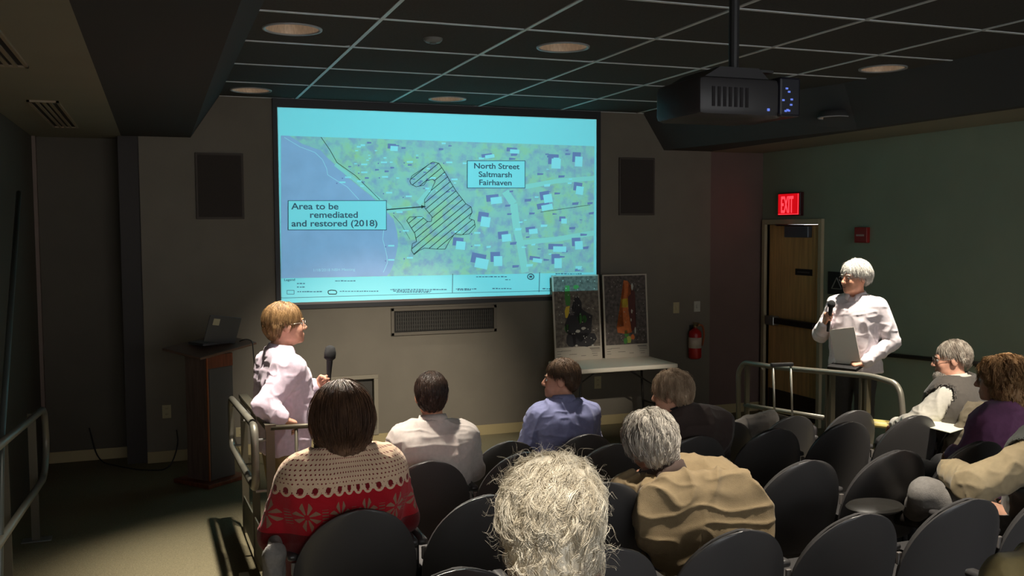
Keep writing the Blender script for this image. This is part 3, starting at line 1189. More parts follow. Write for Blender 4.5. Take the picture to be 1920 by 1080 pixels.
caption('caption_box', 102, 503, 578, 647, [('Area to be', 119, 546), ('remediated', 206, 587), ('and restored (2018)', 119, 629)], .083, 'LEFT', scr)
caption('caption_box', 965, 311, 1246, 445, [('North Street', 1108, 351), ('Saltmarsh', 1102, 391), ('Fairhaven', 1102, 430)], .076, 'CENTER', scr)
flat('pointer_arrow', [seg((578, 548), (752, 534), 5)] + [[(744, 526), (768, 533), (745, 542)]], M_sline, scr, 9)
p = zA((222, 846))
text_mesh('date_line', '1/18/2018 NBH Meeting', .036, M_swht, amap, Matrix(((1, 0, 0, p.x), (0, 0, -1, YS - .0008 * 5), (0, 1, 0, p.z), (0, 0, 0, 1))), sx=1.12)
# title block under the map
leg = flat('legend_rule', pline([(897, 857), (895, 951)], 3) + pline([(1316, 850), (1313, 945)], 3) + pline([(70, 974), (420, 964), (895, 950)], 2) + pline([(897, 950), (1400, 938)], 2)
           + [rect(97, 936, 133, 938), rect(97, 954, 133, 956), rect(97, 936, 99, 956), rect(131, 936, 133, 956)], M_stext, scr, 2)
p = zA((84, 892))
text_mesh('legend_title', 'Legend', .032, M_stext, leg, Matrix(((1, 0, 0, p.x), (0, 0, -1, YS - .003), (0, 1, 0, p.z), (0, 0, 0, 1))), sx=1.1)
dash = []
for (x, y, L) in ((146, 905, 40), (146, 922, 36), (330, 892, 92), (148, 944, 118), (352, 942, 178), (596, 934, 270), (610, 941, 180), (625, 947, 160), (912, 931, 90), (1088, 929, 90),
                  (1392, 858, 124), (1372, 868, 160), (1010, 872, 150), (1150, 886, 26), (920, 936, 60), (1330, 930, 40)):
    x2 = x
    while x2 < x + L:
        w_ = rr.uniform(5, 14)
        dash.append(rect(x2, y - rr.uniform(2, 4), x2 + w_, y + 1.5)); x2 += w_ + rr.uniform(2, 5)
flat('fine_print', dash, mat('slide_fine_print', (104, 128, 140), .9), leg, 3)
flat('legend_symbol', pline([(297, 939), (312, 936), (333, 938), (338, 946), (335, 955), (300, 955), (296, 948), (297, 939)], 4), M_sline, leg, 3)
ring = [(1273 + 15 * math.cos(a), 871 + 13 * math.sin(a)) for a in np.linspace(0, 2 * PI, 25)]
flat('round_seal', pline(ring, 5) + [rect(1266, 866, 1280, 876)], M_stext, leg, 3)

# ------------------------------------------------------------------ podium, laptop, cable
M_cherry = mat('podium_cherry', (116, 66, 46), .45, var=.3, vscale=6, stretch=(6, 6, .6))
M_cherd = mat('podium_side', (104, 86, 78), .5, var=.25, vscale=6, stretch=(6, 6, .6))
A38 = math.radians(38)
pod = thing('podium', 'dark wooden podium with a black front panel near the left end of the front wall', 'podium', (.375, 8.22, 0), A38)
obj('base', B(-.215, .215, -.215, .215, 0, .035, bevel=.008), M_cherry, pod)
obj('column', B(-.135, .135, -.13, .13, .035, 1.07, bevel=.004), M_cherd, pod)
obj('front_panel', B(-.115, .13, -.139, -.129, .04, .96, bevel=.003), mat('podium_panel', (84, 82, 82), .55), pod)
obj('front_band', B(-.13, .135, -.139, -.129, .962, 1.068, bevel=.003), M_cherry, pod)
obj('edge_strip', B(-.139, -.129, -.139, -.129, .04, 1.065), mat('podium_edge', (150, 84, 46), .4), pod)
bm = bmesh.new()
box(bm, -.30, .30, -.23, .23, -.011, .011, bevel=.006)
tp = obj('top', bm, mat('podium_top', (104, 82, 70), .4, var=.2, vscale=5), pod, loc=(.02, 0, 1.125))
tp.rotation_euler = (math.radians(6), math.radians(-6), 0)
obj('neck', B(-.12, .12, -.11, .11, 1.06, 1.10), M_cherd, pod)
lp = thing('laptop', 'open dark laptop with a pale sticker on its lid, standing on the podium', 'laptop', (.46, 8.16, 1.158), math.radians(30))
M_lap = mat('laptop_plastic', (74, 74, 76), .4)
obj('keyboard_base', B(-.15, .15, .0, .22, -.012, .008, bevel=.004), M_lap, lp)
lid = obj('lid', B(-.15, .15, -.006, .006, 0, .225, bevel=.004), M_lap, lp, loc=(0, 0, .004))
lid.rotation_euler = (math.radians(14), math.radians(9), 0)
obj('display', B(-.135, .135, .0058, .0068, .012, .21), mat('laptop_display', (16, 18, 22), .2), lid)
obj('sticker', B(-.11, -.05, -.0072, -.0058, .145, .20), mat('sticker_pale', (176, 168, 140), .6), lid)
bm = bmesh.new()
tube(bm, smooth_path([(.62, 8.15, 1.165), (.67, 8.13, 1.185), (.72, 8.1, 1.17), (.735, 8.1, .9), (.80, 8.16, .55), (.9, 8.4, .04), (1.1, 8.8, .012)], .12), .005, 6)
tag(obj('cable', bm, M_black, None, True), 'black cable dropping from the right side of the podium top to the floor', 'cable')
bm = bmesh.new()
tube(bm, smooth_path([(.12, 8.93, .30), (.13, 8.7, .22), (.05, 8.62, .02), (-.2, 8.75, .012), (-.55, 9.2, .012), (-.62, 9.33, .3)], .15), .006, 6)
tag(obj('cable', bm, M_black, None, True), 'black cable curving from behind the podium over the floor to the left recess', 'cable')
pole = thing('leaning_pole', 'thin grey pole leaning in the dark left corner beside the left handrail', 'pole', (0, 0, 0))
bm = bmesh.new()
tube(bm, [(-.90, 7.5, 2.36), (-.80, 5.6, .98), (-.745, 4.95, .30)], .017, 10)
obj('shaft', bm, mat('pole_grey', (92, 98, 94), .4, metal=.4), pole, True)

# ------------------------------------------------------------------ folding table and the two poster boards
M_ttop = mat('table_plastic', (232, 222, 204), .5, bump=.1, bscale=200)
tb = thing('folding_table', 'white plastic folding table against the front wall carrying two map posters', 'table', (4.255, 8.53, 0))
TW, TD = .565, .325
obj('tabletop', B(-TW, TW, -TD, TD, .695, .74, bevel=.012), M_ttop, tb)
M_tleg = mat('table_leg_steel', (66, 62, 58), .4, metal=.5)
for sx in (-1, 1):
    for sy in (-1, 1):
        bm = bmesh.new()
        tube(bm, [(sx * (TW - .10), sy * (TD - .06), .70), (sx * (TW - .06), sy * (TD - .06), .0)], .013, 8)
        obj('leg', bm, M_tleg, tb, True)
    bm = bmesh.new()
    tube(bm, [(sx * (TW - .075), -TD + .06, .28), (sx * (TW - .075), TD - .06, .28)], .010, 8)
    tube(bm, [(sx * (TW - .09), 0, .48), (sx * .12, 0, .69)], .009, 8)
    obj('brace', bm, M_tleg, tb, True)


def poster(x0, x1, yb, h, lean, label, pieces, dark, rotz_=0.0):
    w_ = x1 - x0
    t = thing('poster_board', label, 'poster', ((x0 + x1) / 2, yb, .741), rotz_, group='map posters leaning on the folding table')
    root = obj('board', B(-w_ / 2, w_ / 2, 0, .006, 0, h), mat('poster_white', (178, 168, 152), .6), t)
    root.rotation_euler = (-lean, 0, 0)
    z0, z1 = h * .155, h * .985
    mp_ = obj('map_print', B(-w_ / 2 + .018, w_ / 2 - .018, -.0012, .001, z0, z1), dark, root)
    for (nm, col, pts) in [(n_, c_, g_) for (n_, c_, q_) in pieces for g_ in ([q_] if n_ == 'speckle' else [[k_] for k_ in q_])]:
        bm = bmesh.new()
        for poly in pts:
            vs = [bm.verts.new((-w_ / 2 + u * w_, -.0022 if nm != 'speckle' else -.0028, h * (1 - v))) for u, v in poly]
            f = bm.faces.new(vs)
        bmesh.ops.triangulate(bm, faces=bm.faces)
        for f in bm.faces:
            f.normal_update()
            if f.normal.y > 0:
                f.normal_flip()
        obj('map_zone' if nm != 'speckle' else 'map_speckle', bm, col, mp_)
    bm = bmesh.new()
    rq = random.Random(int(x0 * 100))
    for (u, v, L) in ((.05, .89, .10), (.05, .92, .08), (.05, .95, .09), (.14, .885, .2), (.3, .93, .16), (.55, .95, .1), (.76, .885, .2), (.78, .905, .18), (.78, .93, .12), (.80, .955, .1)):
        box(bm, -w_ / 2 + u * w_, -w_ / 2 + (u + L) * w_, -.0015, .0, h * (1 - v) - .003, h * (1 - v) + .002)
    box(bm, -w_ / 2 + .74 * w_, -w_ / 2 + .95 * w_, -.0016, .0, h * (1 - .868) - .006, h * (1 - .868) + .004)
    obj('title_print', bm, mat('poster_print', (110, 104, 96), .6), root)
    return t


def blob(cx, cy, rx, ry, n=9, seed=0):
    q = random.Random(seed)
    return [(cx + rx * math.cos(2 * PI * i / n) * q.uniform(.75, 1.15), cy + ry * math.sin(2 * PI * i / n) * q.uniform(.75, 1.15)) for i in range(n)]


Cg = mat('poster_green', (66, 128, 56), .6); Cy = mat('poster_yellow', (206, 176, 50), .6); Co = mat('poster_orange', (186, 98, 44), .6, var=.2, vscale=30)
Ck = mat('poster_black', (34, 30, 32), .6); Cl = mat('poster_lilac', (138, 126, 128), .6); Cw = mat('poster_pale', (176, 172, 160), .6); Cm = mat('poster_maroon', (78, 36, 30), .6)
Clg = mat('poster_lime', (150, 160, 70), .6)
M_pm1 = mat('poster_aerial_brown', (92, 82, 72), .6, var=.5, vscale=26, var2=(124, 114, 102))
M_pm2 = mat('poster_aerial_dark', (68, 60, 56), .6, var=.5, vscale=30, var2=(100, 90, 84))
sp1 = [blob(rr.uniform(.08, .92), rr.uniform(.05, .8), .012, .008, 5, k) for k in range(70)]
sp2 = [blob(rr.uniform(.08, .92), rr.uniform(.05, .8), .008, .006, 5, k) for k in range(50)]
poster(3.745, 4.275, 8.80, .87, .10, 'map poster with green, yellow and black patches, overlapping the screen corner', [
    ('a', Ck, [blob(.55, .58, .30, .20, 12, 3), blob(.5, .38, .12, .12, 10, 4), blob(.36, .76, .12, .1, 9, 8), blob(.62, .76, .3, .1, 10, 9)]),
    ('b', Cg, [[(.27, .12), (.36, .12), (.37, .28), (.35, .36), (.27, .35), (.25, .25)], blob(.55, .50, .05, .07, 8, 5), blob(.65, .52, .05, .05, 8, 6), blob(.27, .62, .05, .05, 8, 2), blob(.5, .14, .06, .03, 7, 2)]),
    ('c', Cy, [[(.27, .37), (.35, .36), (.33, .44), (.29, .50), (.25, .50), (.24, .42)]]),
    ('d', Cl, [[(.40, .34), (.50, .33), (.50, .40), (.44, .47), (.35, .47), (.37, .40)]]),
    ('speckle', Cw, [blob(.5, .66, .06, .02, 7, 1), blob(.62, .63, .05, .02, 7, 2), blob(.8, .84, .03, .02, 6, 3), blob(.46, .83, .03, .015, 6, 4)] + sp1[:46])], M_pm1)
poster(4.305, 4.82, 8.80, .865, .08, 'map poster with a tall orange shape, the right one on the folding table', [
    ('a', Cm, [[(.58, .10), (.72, .22), (.70, .50), (.72, .66), (.58, .70), (.56, .3)]]),
    ('b', Co, [[(.47, .07), (.56, .08), (.64, .14), (.62, .24), (.54, .28), (.56, .44), (.60, .62), (.62, .70), (.50, .72), (.30, .70), (.28, .64), (.44, .62), (.42, .46), (.40, .36), (.42, .26), (.50, .18)]]),
    ('c', Cy, [[(.40, .30), (.55, .29), (.55, .40), (.40, .40)]]),
    ('d', Cg, [blob(.5, .71, .06, .05, 8, 1), blob(.47, .80, .05, .04, 8, 6)]), ('e', Clg, [blob(.55, .79, .06, .05, 8, 3)]),
    ('f', Co, [blob(.64, .76, .05, .035, 8, 8)]),
    ('speckle', Cw, [blob(.66, .15, .025, .05, 7, 2), blob(.63, .45, .02, .03, 7, 3), blob(.70, .68, .02, .05, 7, 4), blob(.61, .55, .015, .02, 6, 5)] + sp2[:36])], M_pm2)

# ------------------------------------------------------------------ ramp railings
M_steel = mat('rail_paint_grey', (128, 124, 112), .4, metal=.35, spec=.5)
M_flat = mat('rail_flat_bar', (96, 90, 76), .45, metal=.4)
M_clear = mat('guard_panel', (92, 90, 78), .5, metal=.3)


def loop_rail(x, y0, z0, y1, z1, drop, parent, name='handrail_loop', r=.021):
    """closed rounded loop in the plane x; (y0,z0) far top, (y1,z1) near top"""
    pts = [(x, (y0 + y1) / 2, (z0 + z1) / 2), (x, y0, z0), (x, y0, z0 - drop), (x, y1, z1 - drop), (x, y1, z1), (x, (y0 + y1) / 2, (z0 + z1) / 2)]
    bm = bmesh.new()
    tube(bm, smooth_path(pts, .11), r, 12, cap=False)
    return obj(name, bm, M_steel, parent, True)


t = thing('ramp_railing', 'metal ramp railing with a rounded double handrail beside the left speaker', 'railing', (0, 0, 0), group='ramp railings')
loop_rail(.45, 6.80, .93, 5.05, 1.076, .34, t)
bm = bmesh.new()
prism(bm, [(5.02, 1.055), (5.02, 1.08), (6.75, .96), (6.75, .935)], 'x', .50, .555)
obj('top_cap', bm, M_flat, t)
for y in (5.05, 5.9, 6.7):
    zt = 1.06 - (y - 5.02) * .0694
    bm = bmesh.new(); box(bm, .505, .55, y - .012, y + .012, 0, zt)
    obj('post', bm, M_flat, t)
    bm = bmesh.new()
    tube(bm, [(.45, y, zt - .06), (.51, y, zt - .06)], .008, 8); tube(bm, [(.45, y, zt - .33), (.51, y, zt - .33)], .008, 8)
    obj('bracket', bm, M_alu, t)
bm = bmesh.new()
prism(bm, [(4.35, .24), (4.35, .50), (6.7, .26), (6.7, .05)], 'x', .512, .520)
obj('kick_plate', bm, M_clear, t)
bm = bmesh.new()
tube(bm, smooth_path([(.53, 5.03, 1.062), (.86, 5.03, 1.055), (.86, 5.03, .14)], .08), .013, 10)
obj('return_rail', bm, M_flat, t, True)
bm = bmesh.new(); tube(bm, [(.66, 5.03, 1.05), (.66, 5.03, .13)], .009, 8)
obj('baluster', bm, M_flat, t, True)
# foot rail and plate of the nearer flight of the same railing
t = thing('ramp_curb', 'bright metal ramp curb edge with a fixing plate, left of the woman in the patterned sweater', 'curb', (0, 0, 0))
bm = bmesh.new()
prism(bm, [(2.2, .40), (2.2, .455), (5.35, .20), (5.35, .145)], 'x', .375, .425)
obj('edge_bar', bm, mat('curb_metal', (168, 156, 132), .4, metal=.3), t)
bm = bmesh.new(); box(bm, .36, .44, 4.12, 4.24, .295, .305, bevel=.002); box(bm, .38, .42, 4.15, 4.20, .305, .33)
obj('fixing_plate', bm, M_alu, t)

t = thing('ramp_railing', 'metal ramp railing in front of the white haired man by the exit door', 'railing', (0, 0, 0), group='ramp railings')
pts = [(4.85, 7.19, .0), (4.85, 7.21, .80), (4.85, 7.12, .895), (4.85, 6.7, .91), (4.85, 5.50, 1.005), (4.85, 5.24, .985), (4.85, 5.20, .80), (4.85, 5.20, .14)]
bm = bmesh.new(); tube(bm, smooth_path(pts, .1), .022, 12)
obj('top_rail', bm, M_steel, t, True)
bm = bmesh.new(); tube(bm, [(4.85, 7.10, .515), (4.85, 6.03, .60)], .020, 12)
obj('lower_rail', bm, M_steel, t, True)
for y in (7.08, 6.0, 5.95, 5.62, 5.56):
    bm = bmesh.new(); box(bm, 4.835, 4.875, y - .012, y + .012, max(0.0, (7.1 - y) / 12), .90 + (7.19 - y) * .066 - .03)
    obj('post', bm, M_flat, t)
for y in (6.9, 5.3):
    bm = bmesh.new(); tube(bm, [(4.85, y, .895 + (7.19 - y) * .06), (4.89, y, .84 + (7.19 - y) * .06)], .007, 8)
    obj('bracket', bm, M_alu, t)

t = thing('ramp_railing', 'dim double handrail along the left wall of the ramp at the left edge', 'railing', (0, 0, 0))
bm = bmesh.new()
tube(bm, smooth_path([(-.76, 2.4, 1.27), (-.76, 7.2, .87), (-.76, 7.28, .58), (-.76, 7.05, .42), (-.76, 2.4, .80)], .12), .022, 12)
obj('handrail_loop', bm, M_steel, t, True)
for y in (5.75, 7.0):
    bm = bmesh.new(); box(bm, -.84, -.79, y - .012, y + .012, max(0, (7.1 - y) / 12), 1.0 - (y - 5.5) * .083)
    ps = obj('post', bm, M_flat, t)
    bm = bmesh.new(); box(bm, -.90, -.72, y - .05, y + .05, max(0, (7.1 - y) / 12), max(0, (7.1 - y) / 12) + .012)
    obj('foot_plate', bm, M_alu, ps)
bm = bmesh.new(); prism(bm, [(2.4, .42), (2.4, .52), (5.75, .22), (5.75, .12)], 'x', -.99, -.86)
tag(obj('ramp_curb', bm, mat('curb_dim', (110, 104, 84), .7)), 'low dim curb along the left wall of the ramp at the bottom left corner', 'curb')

# ------------------------------------------------------------------ auditorium chairs
M_shell = mat('chair_shell', (72, 70, 70), .32, spec=.5, bump=.05, bscale=300)
M_pad = mat('chair_fabric', (64, 62, 62), .9, var=.15, vscale=200, bump=.2, bscale=300)
M_cleg = mat('chair_leg', (44, 44, 46), .4, metal=.3)
M_side = mat('chair_side_plate', (128, 122, 118), .4, metal=.2)


def back_grid(y_off, thick, shrink=1.0):
    """curved, reclined back with a round top"""
    bm = bmesh.new()
    nu, nv = 25, 18
    H0, H1 = .33, .805
    rings = {}
    for side in (0, 1):
        for j in range(nv):
            v = j / (nv - 1)
            vv = math.sin(v * PI / 2) if True else v
            z = H0 + (H1 - H0) * vv * (1 if shrink == 1 else .97) + (0 if shrink == 1 else .008)
            t = max(0.0, (vv - .30) / .70)
            w = .248 * (1 - t ** 2.3) ** .5 if t < 1 else 0
            w *= (1 - .10 * max(0, .30 - vv) / .3) * shrink
            w = max(w, .02)
            for i in range(nu):
                u = -1 + 2 * i / (nu - 1)
                x = w * u
                edge = 1 - abs(u) ** 6
                y = (H1 - z) * .27 + .055 * (x / .255) ** 2 + y_off
                y += (thick * .5) * (1 if side else -1) * (.35 + .65 * edge) * (.4 + .6 * (1 - vv ** 8))
                rings[side, j, i] = bm.verts.new((x, y, z))
    for side in (0, 1):
        for j in range(nv - 1):
            for i in range(nu - 1):
                q = [rings[side, j, i], rings[side, j, i + 1], rings[side, j + 1, i + 1], rings[side, j + 1, i]]
                bm.faces.new(q if side == 0 else list(reversed(q)))
    for j in range(nv - 1):
        bm.faces.new((rings[0, j, 0], rings[0, j + 1, 0], rings[1, j + 1, 0], rings[1, j, 0]))
        bm.faces.new((rings[0, j, nu - 1], rings[1, j, nu - 1], rings[1, j + 1, nu - 1], rings[0, j + 1, nu - 1]))
    for i in range(nu - 1):
        bm.faces.new((rings[0, 0, i], rings[1, 0, i], rings[1, 0, i + 1], rings[0, 0, i + 1]))
        bm.faces.new((rings[0, nv - 1, i], rings[0, nv - 1, i + 1], rings[1, nv - 1, i + 1], rings[1, nv - 1, i]))
    return bm


def make_chair():
    t = thing('auditorium_chair', '', 'chair')
    obj('backrest', back_grid(0, .030), M_shell, t, True, angle=50)
    obj('back_cushion', back_grid(.032, .045, .90), M_pad, t, True, angle=50)
    bm = bmesh.new(); box(bm, -.22, .22, .13, .57, .37, .45, bevel=.03)
    obj('seat', bm, M_pad, t, True, angle=50)
    for s in (-1, 1):
        bm = bmesh.new()
        box(bm, s * .240 - .022, s * .240 + .022, .14, .46, .585, .615, bevel=.012)
        a = obj('armrest', bm, M_shell, t, True, angle=50)
        bm = bmesh.new(); box(bm, s * .240 - .010, s * .240 + .010, .125, .14, .535, .585, bevel=.003)
        obj('side_plate', bm, M_side, a)
        bm = bmesh.new()
        box(bm, s * .240 - .014, s * .240 + .014, .26, .34, .02, .59, bevel=.004)
        box(bm, s * .240 - .02, s * .240 + .02, .12, .46, 0, .02, bevel=.004)
        obj('leg', bm, M_cleg, t)
    return t


CH = [  # row, x, floor tweak, label
    (1, 1.976, 'empty black chair in the front row, between the white shirt and the blue shirt'),
    (1, 2.496, 'front row chair in which the man in the blue shirt sits'),
    (1, 3.536, 'front row chair just right of the man in the dark brown jacket'),
    (1, 4.056, 'front row chair with a bunched grey coat, before the suitcase'),
    (1, 4.576, 'front row chair in front of the railing post, below the standing man'),
    (2, 1.258, 'second row chair in which the dark haired man in the white shirt sits'),
    (2, 1.778, 'empty second row chair just above and left of the curly white hair'),
    (2, 2.298, 'empty black second row chair between the curly white hair and the short grey hair'),
    (2, 2.818, 'second row chair in which the man in the dark brown jacket sits'),
    (2, 3.338, 'empty second row chair with a bright rim, behind the khaki coat shoulder to its right'),
    (2, 3.858, 'empty second row chair with the brightest lit rim, below the standing man'),
    (2, 4.378, 'empty black second row chair left of the white paper, with yellow papers behind it'),
    (2, 4.898, 'chair of the bearded man, with an olive brown coat over its back'),
    (3, 0.703, 'large black chair in front of the woman in the red and cream sweater'),
    (3, 1.223, 'large black chair left of the curly white hair, right of the sweater'),
    (3, 1.743, 'third row chair hidden behind the curly white hair'),
    (3, 2.263, 'third row chair in which the man in the khaki coat sits'),
    (3, 2.783, 'empty black chair directly right of the khaki coat shoulder'),
    (3, 3.303, 'empty third row chair left of the grey trousered knee'),
    (3, 3.823, 'third row chair near the right edge, behind the tan sleeve and the grey knee'),
    (3, 4.343, 'chair of the curly haired woman in the purple jacket at the right edge'),
    (4, 0.855, 'chair of which only the pale rim shows, left of the curly white hair'),
    (4, 1.375, 'black chair at the bottom edge just right of the curly white hair'),
    (4, 1.895, 'black chair at the bottom overlapping the khaki coat, with a silvery rim'),
    (4, 2.415, 'bright rimmed black chair at the bottom, next right of the one overlapping the khaki coat'),
    (4, 2.935, 'black chair at the bottom right with a dark oval writing tablet at its left'),
    (4, 3.455, 'chair of the person in the dark vest cut off by the right edge'),
    (5, 0.860, 'chair in which the woman with curly white hair sits, under the frame'),
    (5, 2.300, 'chair at the bottom edge with a khaki coat over its back'),
]
chairs = {}
first = make_chair()
for i, (row, x, lab_) in enumerate(CH):
    o = first if i == 0 else copy_tree(first)
    y, z = ROWS[row]
    o.location = (x, y, z)
    o['label'] = lab_
    o['group'] = 'black auditorium chairs in row %s' % {1: 'one', 2: 'two', 3: 'three', 4: 'four', 5: 'five'}[row]
    chairs[row, round(x, 2)] = o

# a swung-out writing tablet on one chair of the fourth row
bm = bmesh.new()
lathe(bm, [(0, -.010), (.115, -.010), (.125, 0), (.115, .010), (0, .010)], 32, Matrix.Translation((-.09, .44, .665)) @ Matrix.Diagonal((1.05, .8, 1, 1)))
obj('writing_tablet', bm, mat('tablet_laminate', (36, 34, 31), .5), chairs[4, 2.94], True, angle=50)
bm = bmesh.new(); tube(bm, [(-.24, .42, .60), (-.16, .44, .655)], .014, 8)
obj('tablet_hinge', bm, M_cleg, chairs[4, 2.94], True)

for _o in bpy.data.objects:
    if _o.name.split('.')[0] in ('house_label', 'house_dot', 'house_shadow', 'house_roof', 'fine_print', 'hatched_marsh', 'map_speckle', 'legend_rule', 'parcel_line', 'shore_line', 'pale_road', 'title_print'):
        _o['kind'] = 'stuff'

# ------------------------------------------------------------------ people
def eul(yaw=0, pitch=0, roll=0):
    """head / limb orientation, degrees: yaw left+, pitch up+, roll to its right+"""
    return np.array((Matrix.Rotation(math.radians(yaw), 3, 'Z') @ Matrix.Rotation(math.radians(pitch), 3, 'X') @ Matrix.Rotation(math.radians(roll), 3, 'Y')))


def skin_mat(name, col):
    return mat(name, col, .5, var=.10, vscale=30, bump=.08, bscale=400, spec=.35)


HEAD = [
    ell_((0, -.015, .035), (.074, .096, .088), k=.03, tag='head'),
    ell_((0, .030, -.030), (.062, .066, .088), k=.03, tag='head'),
    ell_((0, .040, -.072), (.052, .052, .036), k=.025, tag='head'),
    ell_((0, .084, -.094), (.020, .018, .017), k=.02, tag='head'),
    cap_((-.034, .080, .026), (.034, .080, .026), .012, k=.02, tag='head'),
    ell_((.038, .066, -.028), (.022, .022, .024), k=.02, tag='head'),
    ell_((-.038, .066, -.028), (.022, .022, .024), k=.02, tag='head'),
    cap_((0, .090, .014), (0, .115, -.026), .008, .0125, k=.012, tag='head'),
    ell_((.011, .105, -.031), (.008, .010, .008), k=.008, tag='head'),
    ell_((-.011, .105, -.031), (.008, .010, .008), k=.008, tag='head'),
    cap_((-.016, .095, -.059), (.016, .095, -.059), .0075, k=.008, tag='head'),
    cap_((-.013, .094, -.072), (.013, .094, -.072), .0085, k=.008, tag='head'),
    ell_((.031, .104, .004), (.016, .014, .011), k=.010, tag='head', sub=True),
    ell_((-.031, .104, .004), (.016, .014, .011), k=.010, tag='head', sub=True),
]
for _s in (-1, 1):
    HEAD.append(ell_((_s * .077, -.010, -.006), (.009, .022, .032), eul(_s * -18, -8, 0), k=.010, tag='head'))


def hand_prims(side, curl=(20, 28, 18), spread=4, thumb='relaxed'):
    """wrist frame: +y along the fingers, +z back of the hand, thumb towards side*x"""
    out = []
    xs = (.029, .0098, -.0098, -.028)
    ln = (.072, .080, .074, .058)
    for i in range(4):
        x = xs[i] * side
        out.append(cap_((x * .55, .008, 0), (x, .082 - .006 * (i == 3), .002), .0155, .0125, k=.014, tag='hand'))
        p = np.array((x, .082 - .006 * (i == 3), 0.0))
        a = 0
        for q, fr in enumerate((.44, .31, .25)):
            a += math.radians(curl[q] * (1 + .06 * i))
            sp = math.radians(spread * (1.2 - .8 * i)) * side
            d = np.array((math.sin(sp) * math.cos(a), math.cos(sp) * math.cos(a), -math.sin(a)))
            e = p + d * ln[i] * fr
            r0 = (.0092, .0085, .0078)[q]
            out.append(cap_(p, e, r0, r0 - .0008, k=.004 if q == 0 else .002, tag='hand'))
            p = e
    b = np.array((.024 * side, .020, -.006))
    if thumb == 'grip':
        m_ = np.array((.042 * side, .052, -.024)); t = np.array((.030 * side, .074, -.042)); u = np.array((.012 * side, .086, -.050))
    else:
        m_ = np.array((.050 * side, .050, -.014)); t = np.array((.060 * side, .078, -.022)); u = np.array((.060 * side, .098, -.030))
    out += [cap_(b, m_, .0145, .0115, k=.012, tag='hand'), cap_(m_, t, .0108, .0098, k=.004, tag='hand'), cap_(t, u, .0095, .0078, k=.002, tag='hand')]
    return out


def arm_frame(elbow, wrist, palm):
    """columns x, y (fingers), z (back of hand); palm = direction the palm faces"""
    y = np.array(wrist, float) - np.array(elbow, float); y /= np.linalg.norm(y)
    z = -np.array(palm, float); z -= y * (z @ y); z /= np.linalg.norm(z)
    return np.stack([np.cross(y, z), y, z], 1)


STAND = dict(pelvis=(0, 0, .95), belly=(0, .015, 1.08), chest=(0, 0, 1.29), neck=(0, -.015, 1.455), head=(0, .03, 1.612),
             sh=(.185, -.01, 1.385), el=(.25, -.03, 1.12), wr=(.25, .05, .88), hip=(.09, 0, .92), kn=(.10, .02, .50), an=(.10, -.02, .09))
SIT = dict(pelvis=(0, 0, .53), belly=(0, -.02, .68), chest=(0, -.05, .89), neck=(0, -.06, 1.03), head=(0, -.01, 1.175),
           sh=(.18, -.055, .945), el=(.25, .02, .73), wr=(.13, .21, .66), hip=(.09, 0, .51), kn=(.12, .43, .51), an=(.12, .46, .09))


